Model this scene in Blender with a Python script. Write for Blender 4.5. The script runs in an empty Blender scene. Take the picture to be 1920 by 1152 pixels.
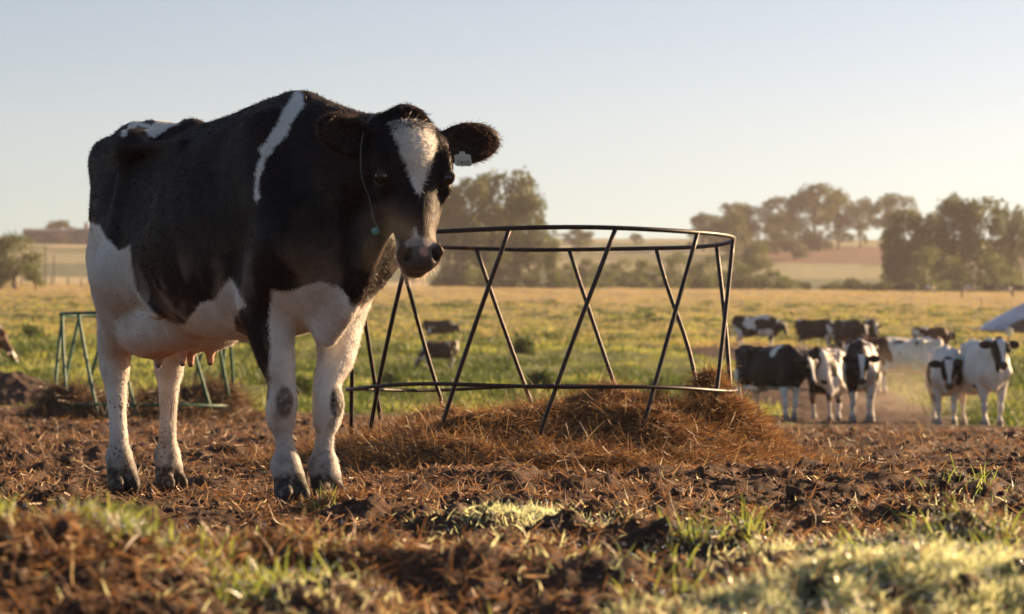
import bpy, math, random
import numpy as np
from mathutils import Vector, Matrix, Euler
SC = bpy.context.scene
COL = SC.collection
R = math.radians

# ------------------------------------------------------------------ camera
CAM_H = 0.37
cam_d = bpy.data.cameras.new("camera")
cam = bpy.data.objects.new("camera", cam_d); COL.objects.link(cam)
cam.location = (0, 0, CAM_H); cam.rotation_euler = (R(90), 0, 0)
cam_d.sensor_width = 36.0; cam_d.lens = 36.0 * 5220 / 1920
cam_d.shift_y = 164 / 1920.0
cam_d.clip_start = 0.1; cam_d.clip_end = 9000
cam_d.dof.use_dof = True; cam_d.dof.focus_distance = 10.6; cam_d.dof.aperture_fstop = 5.4
cam_d.dof.aperture_blades = 7
SC.camera = cam

# ------------------------------------------------------------------ sky, sun, exposure
SUN_AZ = 33.0      # degrees from +X towards +Y (behind the subjects, from the right)
SUN_EL = 17.0
sun_dir = Vector((math.cos(R(SUN_AZ)) * math.cos(R(SUN_EL)), math.sin(R(SUN_AZ)) * math.cos(R(SUN_EL)), math.sin(R(SUN_EL))))
W = bpy.data.worlds.new("World"); SC.world = W; W.use_nodes = True
wn = W.node_tree; bg = wn.nodes["Background"]
sky = wn.nodes.new("ShaderNodeTexSky"); sky.sky_type = 'NISHITA'; sky.sun_disc = False
sky.sun_elevation = R(SUN_EL); sky.sun_rotation = R(90 - SUN_AZ)
sky.altitude = 50; sky.air_density = 0.75; sky.dust_density = 0.9; sky.ozone_density = 1.8
tint = wn.nodes.new("ShaderNodeMixRGB"); tint.blend_type = 'MULTIPLY'; tint.inputs[0].default_value = 1.0; tint.inputs[2].default_value = (1.07, .985, .885, 1)
wn.links.new(sky.outputs[0], tint.inputs[1]); wn.links.new(tint.outputs[0], bg.inputs[0]); bg.inputs[1].default_value = 0.05
sl = bpy.data.lights.new("sun", 'SUN'); sl.energy = 5.0; sl.angle = R(0.5); sl.color = (1.0, 0.67, 0.37)
sun = bpy.data.objects.new("sun", sl); COL.objects.link(sun)
sun.rotation_euler = (-sun_dir).to_track_quat('-Z', 'Y').to_euler()
SC.view_settings.view_transform = 'Standard'; SC.view_settings.look = 'None'
SC.view_settings.exposure = 1.6; SC.view_settings.gamma = 1.0
SC.render.engine = 'CYCLES'
SC.cycles.use_denoising = True
SC.cycles.max_bounces = 6; SC.cycles.diffuse_bounces = 3; SC.cycles.glossy_bounces = 2
SC.cycles.transmission_bounces = 3; SC.cycles.transparent_max_bounces = 8; SC.cycles.volume_bounces = 0
SC.cycles.caustics_reflective = False; SC.cycles.caustics_refractive = False

# ------------------------------------------------------------------ helpers
def tag(o, label=None, cat=None, group=None, kind=None):
    if label: o["label"] = label
    if cat: o["category"] = cat
    if group: o["group"] = group
    if kind: o["kind"] = kind
    return o

def empty(name, loc=(0, 0, 0), rz=0.0, scale=1.0):
    o = bpy.data.objects.new(name, None); COL.objects.link(o)
    o.location = loc; o.rotation_euler = (0, 0, rz); o.scale = (scale,) * 3
    o.empty_display_size = 0.1
    return o

def mesh_np(name, V, F, mats=(), parent=None, smooth=True, fattr=None, cattr=None, midx=None):
    """mesh from numpy verts (n,3) and faces (m,3|4), or a list of such face arrays"""
    Fs = [np.asarray(f, np.int32) for f in (F if isinstance(F, (list, tuple)) else [F])]
    me = bpy.data.meshes.new(name)
    V = np.ascontiguousarray(V, np.float32)
    me.vertices.add(len(V)); me.vertices.foreach_set("co", V.ravel())
    nl = sum(f.size for f in Fs); npoly = sum(len(f) for f in Fs)
    me.loops.add(nl); me.loops.foreach_set("vertex_index", np.concatenate([f.ravel() for f in Fs]))
    tot = np.concatenate([np.full(len(f), f.shape[1], np.int32) for f in Fs])
    st = np.concatenate([[0], np.cumsum(tot)[:-1]]).astype(np.int32)
    me.polygons.add(npoly); me.polygons.foreach_set("loop_start", st)
    if smooth: me.polygons.foreach_set("use_smooth", np.ones(npoly, bool))
    if midx is not None: me.polygons.foreach_set("material_index", np.asarray(midx, np.int32))
    for k, a in (fattr or {}).items():
        at = me.attributes.new(k, 'FLOAT', 'POINT'); at.data.foreach_set("value", np.asarray(a, np.float32).ravel())
    for k, a in (cattr or {}).items():
        at = me.attributes.new(k, 'FLOAT_COLOR', 'POINT'); at.data.foreach_set("color", np.asarray(a, np.float32).ravel())
    me.update(calc_edges=True); me.validate()
    for m in mats: me.materials.append(m)
    o = bpy.data.objects.new(name, me); COL.objects.link(o)
    if parent is not None: o.parent = parent
    return o

class MB:
    """collects simple shapes into one mesh"""
    def __init__(s): s.v = []; s.q = []; s.t = []; s.n = 0
    def add(s, V, q=None, t=None):
        V = np.asarray(V, float)
        if q is not None and len(q): s.q.append(np.asarray(q) + s.n)
        if t is not None and len(t): s.t.append(np.asarray(t) + s.n)
        s.v.append(V); s.n += len(V)
    def tube(s, pts, rad, n=8, closed=False):
        P = np.asarray(pts, float); m = len(P)
        rad = np.broadcast_to(np.asarray(rad, float), (m,))
        if closed: T = np.roll(P, -1, 0) - np.roll(P, 1, 0)
        else: T = np.gradient(P, axis=0)
        T /= np.linalg.norm(T, axis=1)[:, None] + 1e-9
        up = np.array([0, 0, 1.0]) if abs(T[:, 2]).mean() < .8 else np.array([1.0, 0, 0])
        A = np.cross(T, up); A /= np.linalg.norm(A, axis=1)[:, None] + 1e-9
        B = np.cross(T, A)
        th = np.arange(n) * 2 * math.pi / n
        V = P[:, None] + rad[:, None, None] * (np.cos(th)[None, :, None] * A[:, None] + np.sin(th)[None, :, None] * B[:, None])
        q = []; r = m if closed else m - 1
        i = np.arange(r)[:, None]; j = np.arange(n)[None]
        i2 = (i + 1) % m; j2 = (j + 1) % n
        q = np.stack([i * n + j, i2 * n + j, i2 * n + j2, i * n + j2], -1).reshape(-1, 4)
        V = V.reshape(-1, 3); t = []
        if not closed:
            V = np.vstack([V, P[:1], P[-1:]]); c0, c1 = m * n, m * n + 1
            k = np.arange(n); k2 = (k + 1) % n
            t = np.vstack([np.stack([np.full(n, c0), k2, k], 1)[:, [0, 2, 1]], np.stack([np.full(n, c1), (m - 1) * n + k2, (m - 1) * n + k], 1)])
        s.add(V, q, t)
    def box(s, c, d, rz=0.0):
        c = np.asarray(c, float); d = np.asarray(d, float) / 2
        V = np.array([[x, y, z] for x in (-1, 1) for y in (-1, 1) for z in (-1, 1)], float) * d
        co, si = math.cos(rz), math.sin(rz)
        V = np.stack([V[:, 0] * co - V[:, 1] * si, V[:, 0] * si + V[:, 1] * co, V[:, 2]], 1) + c
        s.add(V, [[0, 1, 3, 2], [4, 6, 7, 5], [0, 4, 5, 1], [2, 3, 7, 6], [0, 2, 6, 4], [1, 5, 7, 3]])
    def build(s, name, mat, parent=None, smooth=True):
        Fs = []
        if s.q: Fs.append(np.vstack(s.q))
        if s.t: Fs.append(np.vstack(s.t))
        return mesh_np(name, np.vstack(s.v), Fs, [mat] if mat else [], parent, smooth)

def _hash(ix, iy, iz, seed):
    h = (ix.astype(np.int64) * 374761393 + iy.astype(np.int64) * 668265263 + iz.astype(np.int64) * 2147483647 + seed * 1274126177) & 0xffffffff
    h = ((h ^ (h >> 13)) * 1274126177) & 0xffffffff
    h = ((h ^ (h >> 16)) * 2246822519) & 0xffffffff
    return ((h ^ (h >> 15)) & 0xffff) / 65535.0

def vnoise(P, seed=0):
    """value noise in 0..1 at points (n,3)"""
    P = np.asarray(P, np.float64); I = np.floor(P).astype(np.int64); f = P - I; f = f * f * (3 - 2 * f)
    out = 0
    for dx in (0, 1):
        wx = f[:, 0] if dx else 1 - f[:, 0]
        for dy in (0, 1):
            wy = f[:, 1] if dy else 1 - f[:, 1]
            for dz in (0, 1):
                wz = f[:, 2] if dz else 1 - f[:, 2]
                out = out + wx * wy * wz * _hash(I[:, 0] + dx, I[:, 1] + dy, I[:, 2] + dz, seed)
    return out

def fbm(P, oct=4, seed=0, gain=.5, lac=2.03):
    P = np.asarray(P, np.float64); a = 1.0; s = 0; t = 0
    for o in range(oct):
        s = s + a * vnoise(P, seed + o * 17); t += a; a *= gain; P = P * lac + 13.7
    return s / t

def v2(x, y):
    return np.stack([x, y, np.zeros_like(x)], -1)

class NT:
    """small wrapper for material nodes"""
    def __init__(s, name):
        s.m = bpy.data.materials.new(name); s.m.use_nodes = True
        s.t = s.m.node_tree; s.b = s.t.nodes["Principled BSDF"]; s.out = s.t.nodes["Material Output"]
    def n(s, typ, **kw):
        nd = s.t.nodes.new("ShaderNode" + typ)
        for k, v in kw.items():
            if k.startswith("i_"):
                nd.inputs[int(k[2:]) if k[2:].isdigit() else k[2:].replace("_", " ")].default_value = v
            else: setattr(nd, k, v)
        return nd
    def l(s, a, b): s.t.links.new(a, b)
    def noise(s, scale, detail=3, rough=.5, coord="Object", vec=None):
        nd = s.n("TexNoise"); nd.inputs["Scale"].default_value = scale; nd.inputs["Detail"].default_value = detail
        nd.inputs["Roughness"].default_value = rough
        if vec is None: vec = s.n("TexCoord").outputs[coord]
        s.l(vec, nd.inputs["Vector"]); return nd.outputs["Fac"]
    def ramp(s, fac, stops, interp='LINEAR'):
        nd = s.n("ValToRGB"); cr = nd.color_ramp; cr.interpolation = interp
        while len(cr.elements) < len(stops): cr.elements.new(.5)
        for e, (p, c) in zip(cr.elements, stops):
            e.position = p; e.color = (*c, 1) if len(c) == 3 else c
        s.l(fac, nd.inputs[0]); return nd.outputs[0]
    def mix(s, fac, a, b, mode='MIX'):
        nd = s.n("MixRGB", blend_type=mode)
        for k, v in ((0, fac), (1, a), (2, b)):
            if hasattr(v, "is_linked") or isinstance(v, bpy.types.NodeSocket): s.l(v, nd.inputs[k])
            elif isinstance(v, (int, float)): nd.inputs[k].default_value = v if k == 0 else (v, v, v, 1)
            else: nd.inputs[k].default_value = (*v, 1)
        return nd.outputs[0]
    def math(s, op, a, b=0.0, clamp=False):
        nd = s.n("Math", operation=op, use_clamp=clamp)
        for k, v in ((0, a), (1, b)):
            if isinstance(v, bpy.types.NodeSocket): s.l(v, nd.inputs[k])
            else: nd.inputs[k].default_value = v
        return nd.outputs[0]
    def attr(s, name, out="Fac"):
        return s.n("Attribute", attribute_name=name).outputs[out]
    def bump(s, h, strength, dist):
        nd = s.n("Bump"); nd.inputs["Strength"].default_value = strength; nd.inputs["Distance"].default_value = dist
        s.l(h, nd.inputs["Height"]); s.l(nd.outputs[0], s.b.inputs["Normal"])
    def set(s, **kw):
        for k, v in kw.items():
            k = k.replace("_", " ")
            if isinstance(v, bpy.types.NodeSocket): s.l(v, s.b.inputs[k])
            elif isinstance(v, tuple) and len(v) == 3 and k != "Subsurface Radius": s.b.inputs[k].default_value = (*v, 1)
            else: s.b.inputs[k].default_value = v
        return s

def simple_mat(name, col, rough=.6, metal=0.0, var=.25, scale=20, bump=0.0, **kw):
    m = NT(name)
    f = m.noise(scale, 4)
    c = m.ramp(f, [(.3, tuple(x * (1 - var) for x in col)), (.7, tuple(min(1, x * (1 + var)) for x in col))])
    m.set(Base_Color=c, Roughness=rough, Metallic=metal, **kw)
    if bump: m.bump(m.noise(scale * 3, 4), bump, .01)
    return m.m

# ------------------------------------------------------------------ implicit-surface modelling
def catmull(P, n):
    P = np.asarray(P, float); m = len(P)
    u = np.linspace(0, m - 1, n); i = np.clip(u.astype(int), 0, m - 2); t = (u - i)[:, None]
    g = lambda k: P[np.clip(k, 0, m - 1)]
    p0, p1, p2, p3 = g(i - 1), g(i), g(i + 1), g(i + 2)
    return .5 * (2 * p1 + (p2 - p0) * t + (2 * p0 - 5 * p1 + 4 * p2 - p3) * t ** 2 + (3 * p1 - p0 - 3 * p2 + p3) * t ** 3)

class Vol:
    def __init__(s, lo, hi, h):
        s.h = h; s.lo = np.asarray(lo, float); s.dim = np.ceil((np.asarray(hi) - s.lo) / h).astype(int) + 1
        s.F = np.full(s.dim, 1.0, np.float32)
    def block(s, lo, hi, pad):
        a = np.clip(np.floor((np.asarray(lo) - pad - s.lo) / s.h).astype(int), 0, s.dim)
        b = np.clip(np.ceil((np.asarray(hi) + pad - s.lo) / s.h).astype(int) + 1, 0, s.dim)
        sl = tuple(slice(a[i], b[i]) for i in range(3))
        ax = [(s.lo[i] + s.h * np.arange(a[i], b[i])).astype(np.float32) for i in range(3)]
        return sl, ax
    def grid(s, ax): return np.meshgrid(*ax, indexing='ij')
    def put(s, sl, d, k, sub=False):
        F = s.F[sl]
        if sub:
            d = -d; hh = np.maximum(k - np.abs(F - d), 0) / k; s.F[sl] = np.maximum(F, d) + hh * hh * k * .25
        else:
            hh = np.maximum(k - np.abs(F - d), 0) / k; s.F[sl] = np.minimum(F, d) - hh * hh * k * .25
    def ell(s, c, r, k=.03, rot=None, sub=False):
        """ellipsoid; rot = 3x3 whose columns are its axes"""
        c = np.asarray(c, float); r = np.asarray(r, float); M = np.eye(3) if rot is None else np.asarray(rot)
        e = np.abs(M) @ r
        sl, ax = s.block(c - e, c + e, k + .03); X, Y, Z = s.grid(ax)
        q = [X - c[0], Y - c[1], Z - c[2]]
        p = [M[0, i] * q[0] + M[1, i] * q[1] + M[2, i] * q[2] for i in range(3)]
        k0 = np.sqrt(sum((p[i] / r[i]) ** 2 for i in range(3))); k1 = np.sqrt(sum((p[i] / r[i] ** 2) ** 2 for i in range(3))) + 1e-6
        s.put(sl, (k0 * (k0 - 1) / k1).astype(np.float32), k, sub)
    def limb(s, P, rad, k=.03, n=None, sy=1.0, sub=False):
        """tapered chain; sy > 1 makes it thinner in y"""
        P = np.asarray(P, float); rad = np.asarray(rad, float)
        if n: 
            Q = catmull(np.column_stack([P, rad]), n); P, rad = Q[:, :3], Q[:, 3]
        lo = (P - rad[:, None]).min(0); hi = (P + rad[:, None]).max(0)
        sl, ax = s.block(lo, hi, k + .03); X, Y, Z = s.grid(ax)
        D = None
        for i in range(len(P) - 1):
            a, b = P[i], P[i + 1]; ba = (b - a) * (1, sy, 1); L = ba @ ba + 1e-12
            px, py, pz = X - a[0], (Y - a[1]) * sy, Z - a[2]
            t = np.clip((px * ba[0] + py * ba[1] + pz * ba[2]) / L, 0, 1)
            d = np.sqrt((px - t * ba[0]) ** 2 + (py - t * ba[1]) ** 2 + (pz - t * ba[2]) ** 2) - (rad[i] + t * (rad[i + 1] - rad[i]))
            D = d if D is None else np.minimum(D, d)
        s.put(sl, D.astype(np.float32), k, sub)
    def loft(s, tab, k=.03, frame=None, pt=2.0, pb=2.2, extra=None):
        """tab rows: axis, top, bottom, half width, level of the widest point.  frame = (origin, 3x3 columns axis/side/up)"""
        T = np.asarray(tab, float); u = T[:, 0]
        o, M = frame if frame is not None else (np.zeros(3), np.eye(3))
        o = np.asarray(o); M = np.asarray(M)
        cs = np.array([[u[0 if i else -1], w * T[:, 3].max(), z] for i in (0, 1) for w in (-1, 1) for z in (T[:, 2].min(), T[:, 1].max())])
        wc = o + cs @ M.T
        sl, ax = s.block(wc.min(0), wc.max(0), k + .03); X, Y, Z = s.grid(ax)
        q = [X - o[0], Y - o[1], Z - o[2]]
        A, B, C = [M[0, i] * q[0] + M[1, i] * q[1] + M[2, i] * q[2] for i in range(3)]
        fine = np.linspace(u[0], u[-1], 240)
        # smooth interpolation of the table
        from_tab = []
        for c in range(1, 5):
            y = np.interp(fine, u, T[:, c])
            ker = np.hanning(25); ker /= ker.sum()
            yp = np.pad(y, 12, mode='reflect', reflect_type='odd'); from_tab.append(np.convolve(yp, ker, 'valid'))
        g = lambda c: np.interp(A, fine, from_tab[c - 1]).astype(np.float32)
        zt, zb, Wd, zm = g(1), g(2), np.maximum(g(3), 1e-3), g(4)
        up = C > zm
        hh = np.maximum(np.where(up, zt - zm, zm - zb), 1e-3); v = np.abs(C - zm) / hh
        p = np.where(up, np.interp(A, pt[0], pt[1]) if isinstance(pt, tuple) else pt, pb)
        rho = (np.abs(B / Wd) ** p + v ** p) ** (1 / p)
        d = (rho - 1) * np.minimum(Wd, hh)
        over = np.maximum(u[0] - A, A - u[-1]); d = np.where(over > 0, np.sqrt(np.maximum(d, 0) ** 2 + over ** 2) + np.minimum(d, 0) * 0, d)
        if extra is not None: d = d + extra(A, B, C)
        s.put(sl, d.astype(np.float32), k)
    def mesh(s, smooth=2):
        F = s.F; S = F < 0
        nx, ny, nz = F.shape
        c = S[:-1, :-1, :-1].astype(np.int8)
        n = np.zeros((nx - 1, ny - 1, nz - 1), np.int8)
        for dx in (0, 1):
            for dy in (0, 1):
                for dz in (0, 1):
                    n += S[dx:nx - 1 + dx, dy:ny - 1 + dy, dz:nz - 1 + dz]
        act = (n > 0) & (n < 8)
        I = np.argwhere(act); idx = np.full(act.shape, -1, np.int32); idx[act] = np.arange(len(I))
        off = np.array([[x, y, z] for x in (0, 1) for y in (0, 1) for z in (0, 1)])
        val = np.stack([F[I[:, 0] + o[0], I[:, 1] + o[1], I[:, 2] + o[2]] for o in off], 1)
        P = np.zeros((len(I), 3)); cnt = np.zeros(len(I))
        for a in range(8):
            for b in range(a + 1, 8):
                if np.abs(off[a] - off[b]).sum() != 1: continue
                va, vb = val[:, a], val[:, b]; m = (va < 0) != (vb < 0)
                t = np.where(m, va / np.where(m, va - vb, 1), 0)[:, None]
                P += np.where(m[:, None], off[a] + t * (off[b] - off[a]), 0); cnt += m
        V = s.lo + s.h * (I + P / cnt[:, None])
        Q = []
        for ax in range(3):
            sa = [slice(None)] * 3; sb = [slice(None)] * 3; sa[ax] = slice(0, -1); sb[ax] = slice(1, None)
            A, B = S[tuple(sa)], S[tuple(sb)]
            E = np.argwhere(A != B); o1, o2 = (ax + 1) % 3, (ax + 2) % 3
            E = E[(E[:, o1] > 0) & (E[:, o2] > 0) & (E[:, o1] < F.shape[o1] - 1) & (E[:, o2] < F.shape[o2] - 1)]
            inside = A[E[:, 0], E[:, 1], E[:, 2]]
            q = []
            for d1, d2 in ((0, 0), (1, 0), (1, 1), (0, 1)):
                e = E.copy(); e[:, o1] -= d1; e[:, o2] -= d2; q.append(idx[e[:, 0], e[:, 1], e[:, 2]])
            q = np.stack(q, 1); q[~inside] = q[~inside][:, ::-1]; Q.append(q)
        Q = np.vstack(Q)
        for _ in range(smooth):
            acc = np.zeros_like(V); c = np.zeros(len(V))
            for a, b in ((0, 1), (1, 2), (2, 3), (3, 0)):
                for i, j in ((a, b), (b, a)):
                    for x in range(3): acc[:, x] += np.bincount(Q[:, i], V[Q[:, j], x], len(V))
                    c += np.bincount(Q[:, i], minlength=len(V))
            V = V * .4 + .6 * acc / np.maximum(c, 1)[:, None]
        a, b, c, d = (V[Q[:, i]] for i in range(4))
        vol = (np.einsum('ij,ij->i', a, np.cross(b, c)) + np.einsum('ij,ij->i', a, np.cross(c, d))).sum()
        return V, (Q if vol > 0 else Q[:, ::-1])

def vnormals(V, Q):
    n = np.cross(V[Q[:, 2]] - V[Q[:, 0]], V[Q[:, 3]] - V[Q[:, 1]])
    N = np.zeros_like(V)
    for i in range(4):
        for x in range(3): N[:, x] += np.bincount(Q[:, i], n[:, x], len(V))
    return N / (np.linalg.norm(N, axis=1)[:, None] + 1e-12)

def poly_sd(p, q, poly):
    """signed distance to polygon, positive inside"""
    P = np.asarray(poly, float); d = np.full(len(p), 1e9); ins = np.zeros(len(p), bool)
    for i in range(len(P)):
        a, b = P[i], P[(i + 1) % len(P)]
        ex, ey = b - a; t = np.clip(((p - a[0]) * ex + (q - a[1]) * ey) / (ex * ex + ey * ey + 1e-12), 0, 1)
        d = np.minimum(d, np.hypot(p - a[0] - t * ex, q - a[1] - t * ey))
        c = (a[1] > q) != (b[1] > q)
        xs = a[0] + (q - a[1]) * ex / (ey if abs(ey) > 1e-9 else 1e-9)
        ins ^= c & (p < xs)
    return np.where(ins, d, -d)

# ------------------------------------------------------------------ cattle
def head_frame(P, yaw, pitch, roll=0.0):
    """axes: s poll->muzzle, t to the animal's left, d out of the face"""
    y, p = R(yaw), R(pitch)
    es = np.array([math.cos(y) * math.cos(p), math.sin(y) * math.cos(p), -math.sin(p)])
    ed = np.array([math.cos(y) * math.sin(p), math.sin(y) * math.sin(p), math.cos(p)])
    et = np.cross(ed, es)
    if roll:
        r = R(roll); et, ed = et * math.cos(r) + ed * math.sin(r), ed * math.cos(r) - et * math.sin(r)
    return np.asarray(P, float), np.stack([es, et, ed], 1)

def cow_solid(pose, h):
    fine = h < .01
    lo = pose.get("lo", (-1.12, -.48, -.02)); hi = pose.get("hi", (1.5, .52, 1.48))
    v = Vol(lo, hi, h)
    kk = max(.03, 2 * h)
    # trunk
    def ribs(A, B, C):
        m = np.clip(1 - ((A - .16) / .34) ** 2, 0, 1) * np.clip(1 - ((C - 1.0) / .26) ** 2, 0, 1)
        g = -.0011 * np.sin(2 * math.pi * (A + .38 * (C - 1.0)) / .105) * m
        return g
    trunk = [(-.88, 1.20, 1.02, .03, 1.1), (-.84, 1.29, .93, .085, 1.1), (-.75, 1.355, .80, .135, 1.08), (-.62, 1.365, .70, .18, 1.05), (-.45, 1.345, .63, .225, 1.0),
             (-.28, 1.325, .595, .27, .98), (-.08, 1.318, .57, .31, .94), (.12, 1.335, .552, .33, .92), (.30, 1.357, .548, .315, .92), (.46, 1.370, .56, .27, .93),
             (.60, 1.365, .575, .225, .95), (.74, 1.315, .60, .19, .95), (.86, 1.21, .66, .14, .93), (.95, 1.08, .78, .07, .93)]
    v.loft(trunk, .03, pt=1.85, pb=2.15, extra=ribs if fine else None)
    for s in (-1, 1):
        v.ell((-.30, s * .222, 1.262), (.05, .03, .034), .06)                        # hook bone
        v.limb([(-.31, s * .21, 1.252), (-.52, s * .15, 1.245), (-.78, s * .085, 1.25)], [.035, .04, .045], .09)
        v.limb([(-.30, s * .215, 1.24), (-.325, s * .232, 1.05), (-.345, s * .222, .84)], [.028, .034, .05], .07, n=8)
        v.ell((-.79, s * .08, 1.25), (.045, .04, .045), .10)                        # pin bone
        v.limb([(-.30, s * .21, 1.262), (-.26, s * .11, 1.302), (-.24, 0, 1.318)], [.024, .02, .02], .07)
        v.limb([(-.28, s * .222, 1.258), (-.08, s * .218, 1.242), (.08, s * .205, 1.235)], [.020, .016, .012], .06)
        v.ell((-.12, s * .365, 1.08), (.14, .095, .15), .10, sub=True)                # hollow of the flank
        v.ell((-.55, s * .245, 1.15), (.12, .04, .05), .09, sub=True)
        v.ell((-.70, s * .085, 1.10), (.11, .075, .17), .10)
    v.limb([(-.80, 0, 1.335), (-.6, 0, 1.345), (-.4, 0, 1.325), (-.2, 0, 1.300), (.1, 0, 1.312), (.4, 0, 1.340), (.60, 0, 1.330)], [.035, .035, .03, .028, .028, .033, .04], .05)
    # shoulders
    for s in (-1, 1):
        M = np.array(Matrix.Rotation(R(-22), 3, 'Y'))
        v.ell((.60, s * .155, 1.03), (.12, .08, .26), .09, rot=M)
        v.limb([(.60, s * .14, 1.26), (.70, s * .17, 1.02), (.80, s * .165, .86)], [.045, .06, .08], .09)
    v.ell((.76, 0, .84), (.15, .18, .2), .08)
    # neck
    nk = pose["neck"]
    v.limb(nk[0], nk[1], .09, n=10, sy=1.28)
    if "crest" in pose: v.limb(pose["crest"][0], pose["crest"][1], .08, n=8)
    for P, r, k in pose.get("dewlap", []): v.limb(P, r, k, n=8, sy=1.7)
    # fore legs: elbow, mid forearm, knee, mid cannon, fetlock, pastern, toe
    for s, L in zip((-1, 1), pose["fore"]):
        L = np.asarray(L, float)
        v.limb([(.78, s * .16, .86), L[0] + (.02, 0, .06)], [.09, .095], .07)
        knee, fet, toe = L[1], L[2], L[3]
        el = L[0]
        mid = el * .5 + knee * .5 + (.012, 0, 0)
        v.limb([el + (-.01, 0, .02), mid, knee + (.0, 0, .07), knee, knee - (0.005, 0, .06)], [.094, .066, .048, .048, .043], .035, n=12)
        v.ell(knee + (.022, 0, .0), (.032, .043, .050), .025)
        v.ell(knee + (-.042, 0, .01), (.022, .026, .04), .03)
        cm = knee * .5 + fet * .5 + (-.004, 0, 0)
        v.limb([knee - (0, 0, .04), cm, fet + (0, 0, .035), fet], [.042, .031, .034, .044], .025, n=10)
        v.limb([knee + (-.030, 0, -.02), cm + (-.026, 0, 0), fet + (-.022, 0, .03)], [.016, .015, .018], .012)
        v.ell(fet + (-.028, 0, -.006), (.028, .036, .034), .03)
        hoof(v, fet, toe, pose.get("foreyaw", (0, 0))[0 if s < 0 else 1])
    # hind legs: hip, stifle, hock, fetlock, toe
    for s, L in zip((-1, 1), pose["hind"]):
        L = np.asarray(L, float); hip, sti, hock, fet, toe = L
        v.ell(hip + (-.02, -s * .012, -.12), (.18, .09, .29), .09)
        v.limb([hip + (.05, -s * .01, 0), sti + (.0, 0, .02)], [.13, .095], .09)
        v.limb([sti + (-.04, 0, .03), sti * .45 + hock * .55 + (0, 0, .02), hock + (.015, 0, .05)], [.125, .080, .052], .05, n=10)
        v.limb([hip + (-.15, -s * .025, -.16), sti * .3 + hock * .7 + (-.045, 0, .06), hock + (-.05, 0, .015)], [.085, .05, .027], .07, n=8)
        v.ell(hock + (-.048, 0, .0), (.028, .026, .045), .03)
        v.ell(hock + (.005, 0, -.01), (.048, .05, .065), .035)
        cm = hock * .5 + fet * .5
        v.limb([hock - (0, 0, .03), cm, fet + (0, 0, .035), fet], [.046, .033, .035, .043], .025, n=10)
        v.limb([hock + (-.045, 0, -.03), cm + (-.026, 0, 0), fet + (-.02, 0, .03)], [.018, .015, .018], .012)
        v.ell(fet + (-.026, 0, -.004), (.028, .034, .032), .03)
        hoof(v, fet, toe, pose.get("hindyaw", (0, 0))[0 if s < 0 else 1])
        # fold of skin from stifle to flank
        v.limb([sti + (-.02, s * .03, .10), sti + (.10, s * .015, .02), (sti[0] + .30, s * .24, .655)], [.04, .024, .03], .045, n=8)
    # udder
    if pose.get("udder", 1):
        u = pose.get("udder", 1)
        v.ell((-.37, -.105, .622), (.17, .135, .130 * u), .014); v.ell((-.42, .085, .632), (.17, .115, .118 * u), .03)
        v.ell((-.25, -.06, .61), (.16, .12, .088), .06); v.ell((-.25, .07, .61), (.16, .12, .088), .04)
        if u >= 1:
            for x, y, z in ((-.35, -.085, .515), (-.38, .06, .52), (-.225, -.05, .522), (-.25, .075, .525)):
                v.limb([(x, y, z + .05), (x, y, z + .01), (x + .003, y, z - .048)], [.028, .019, .0125], .022)
    # tail
    t = pose["tail"]
    v.limb(t, [.045, .036, .03, .026, .024, .022][:len(t)] if len(t) <= 6 else .025, .04, n=14)
    # ---------------- head
    o, M = head_frame(*pose["head"])
    HS, HW = .935, 1.10
    M0 = M; M = M * np.array([1, 1, 1])
    hp = lambda s, t, d: o + M @ np.array([s * HS, t * HW, d], float)
    tab = [(-.045, -.035, -.10, .035, -.07), (-.01, -.004, -.15, .076, -.06), (.05, .018, -.18, .106, -.05), (.12, .026, -.20, .112, -.045), (.19, .026, -.215, .106, -.05),
           (.26, .018, -.205, .090, -.055), (.33, .010, -.165, .073, -.05), (.40, .005, -.135, .060, -.05), (.455, .000, -.118, .060, -.05), (.50, -.012, -.108, .056, -.055), (.528, -.035, -.085, .035, -.06)]
    tab = [(a * HS, b, c, w * HW, e) for a, b, c, w, e in tab]
    v.loft(tab, .02, frame=(o, M), pt=(np.array([.10, .25, .42, .5]), np.array([2.7, 1.75, 1.65, 2.2])), pb=2.0)
    v.ell(hp(-.03, 0, -.055), (.055, .062, .05), .04, rot=M)                            # poll
    v.ell(hp(.485, 0, -.035), (.044, .074, .048), .025, rot=M)                         # muzzle
    v.ell(hp(.487, 0, -.098), (.050, .052, .040), .02, rot=M)                          # chin
    for s in (-1, 1):
        v.ell(hp(.225, s * .068, -.135), (.10, .034, .075), .04, rot=M)                 # cheek
        v.ell(hp(.165, s * .098, -.006), (.055, .018, .03), .03, rot=M)                 # brow
        v.limb([hp(.235, s * .098, -.035), hp(.30, s * .078, -.05), hp(.36, s * .062, -.06)], [.016, .012, .008], .03)  # cheek bone
        v.ell(hp(.34, s * .085, -.022), (.07, .012, .02), .03, rot=M, sub=True)
        if fine:
            v.ell(hp(.205, s * .124, -.010), (.030, .020, .022), .012, rot=M, sub=True)   # eye socket
            v.limb([hp(.187 + .0, s * .108, .010), hp(.205, s * .116, .012), hp(.225, s * .108, .002)], [.006, .007, .005], .012)
            v.limb([hp(.18, s * .106, -.03), hp(.205, s * .114, -.042), hp(.228, s * .106, -.03)], [.005, .006, .005], .012)
            Mn = M @ np.array(Matrix.Rotation(R(s * 28), 3, 'Z'))
            v.ell(hp(.492, s * .041, -.008), (.022, .011, .022), .008, rot=Mn, sub=True)   # nostril
            v.ell(hp(.47, s * .056, -.006), (.022, .010, .016), .015, rot=Mn)
            v.limb([hp(.527, 0, -.078), hp(.505, s * .045, -.082), hp(.46, s * .068, -.082), hp(.41, s * .07, -.07)], [.004, .0045, .0045, .003], .008, sub=True)  # mouth
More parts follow.
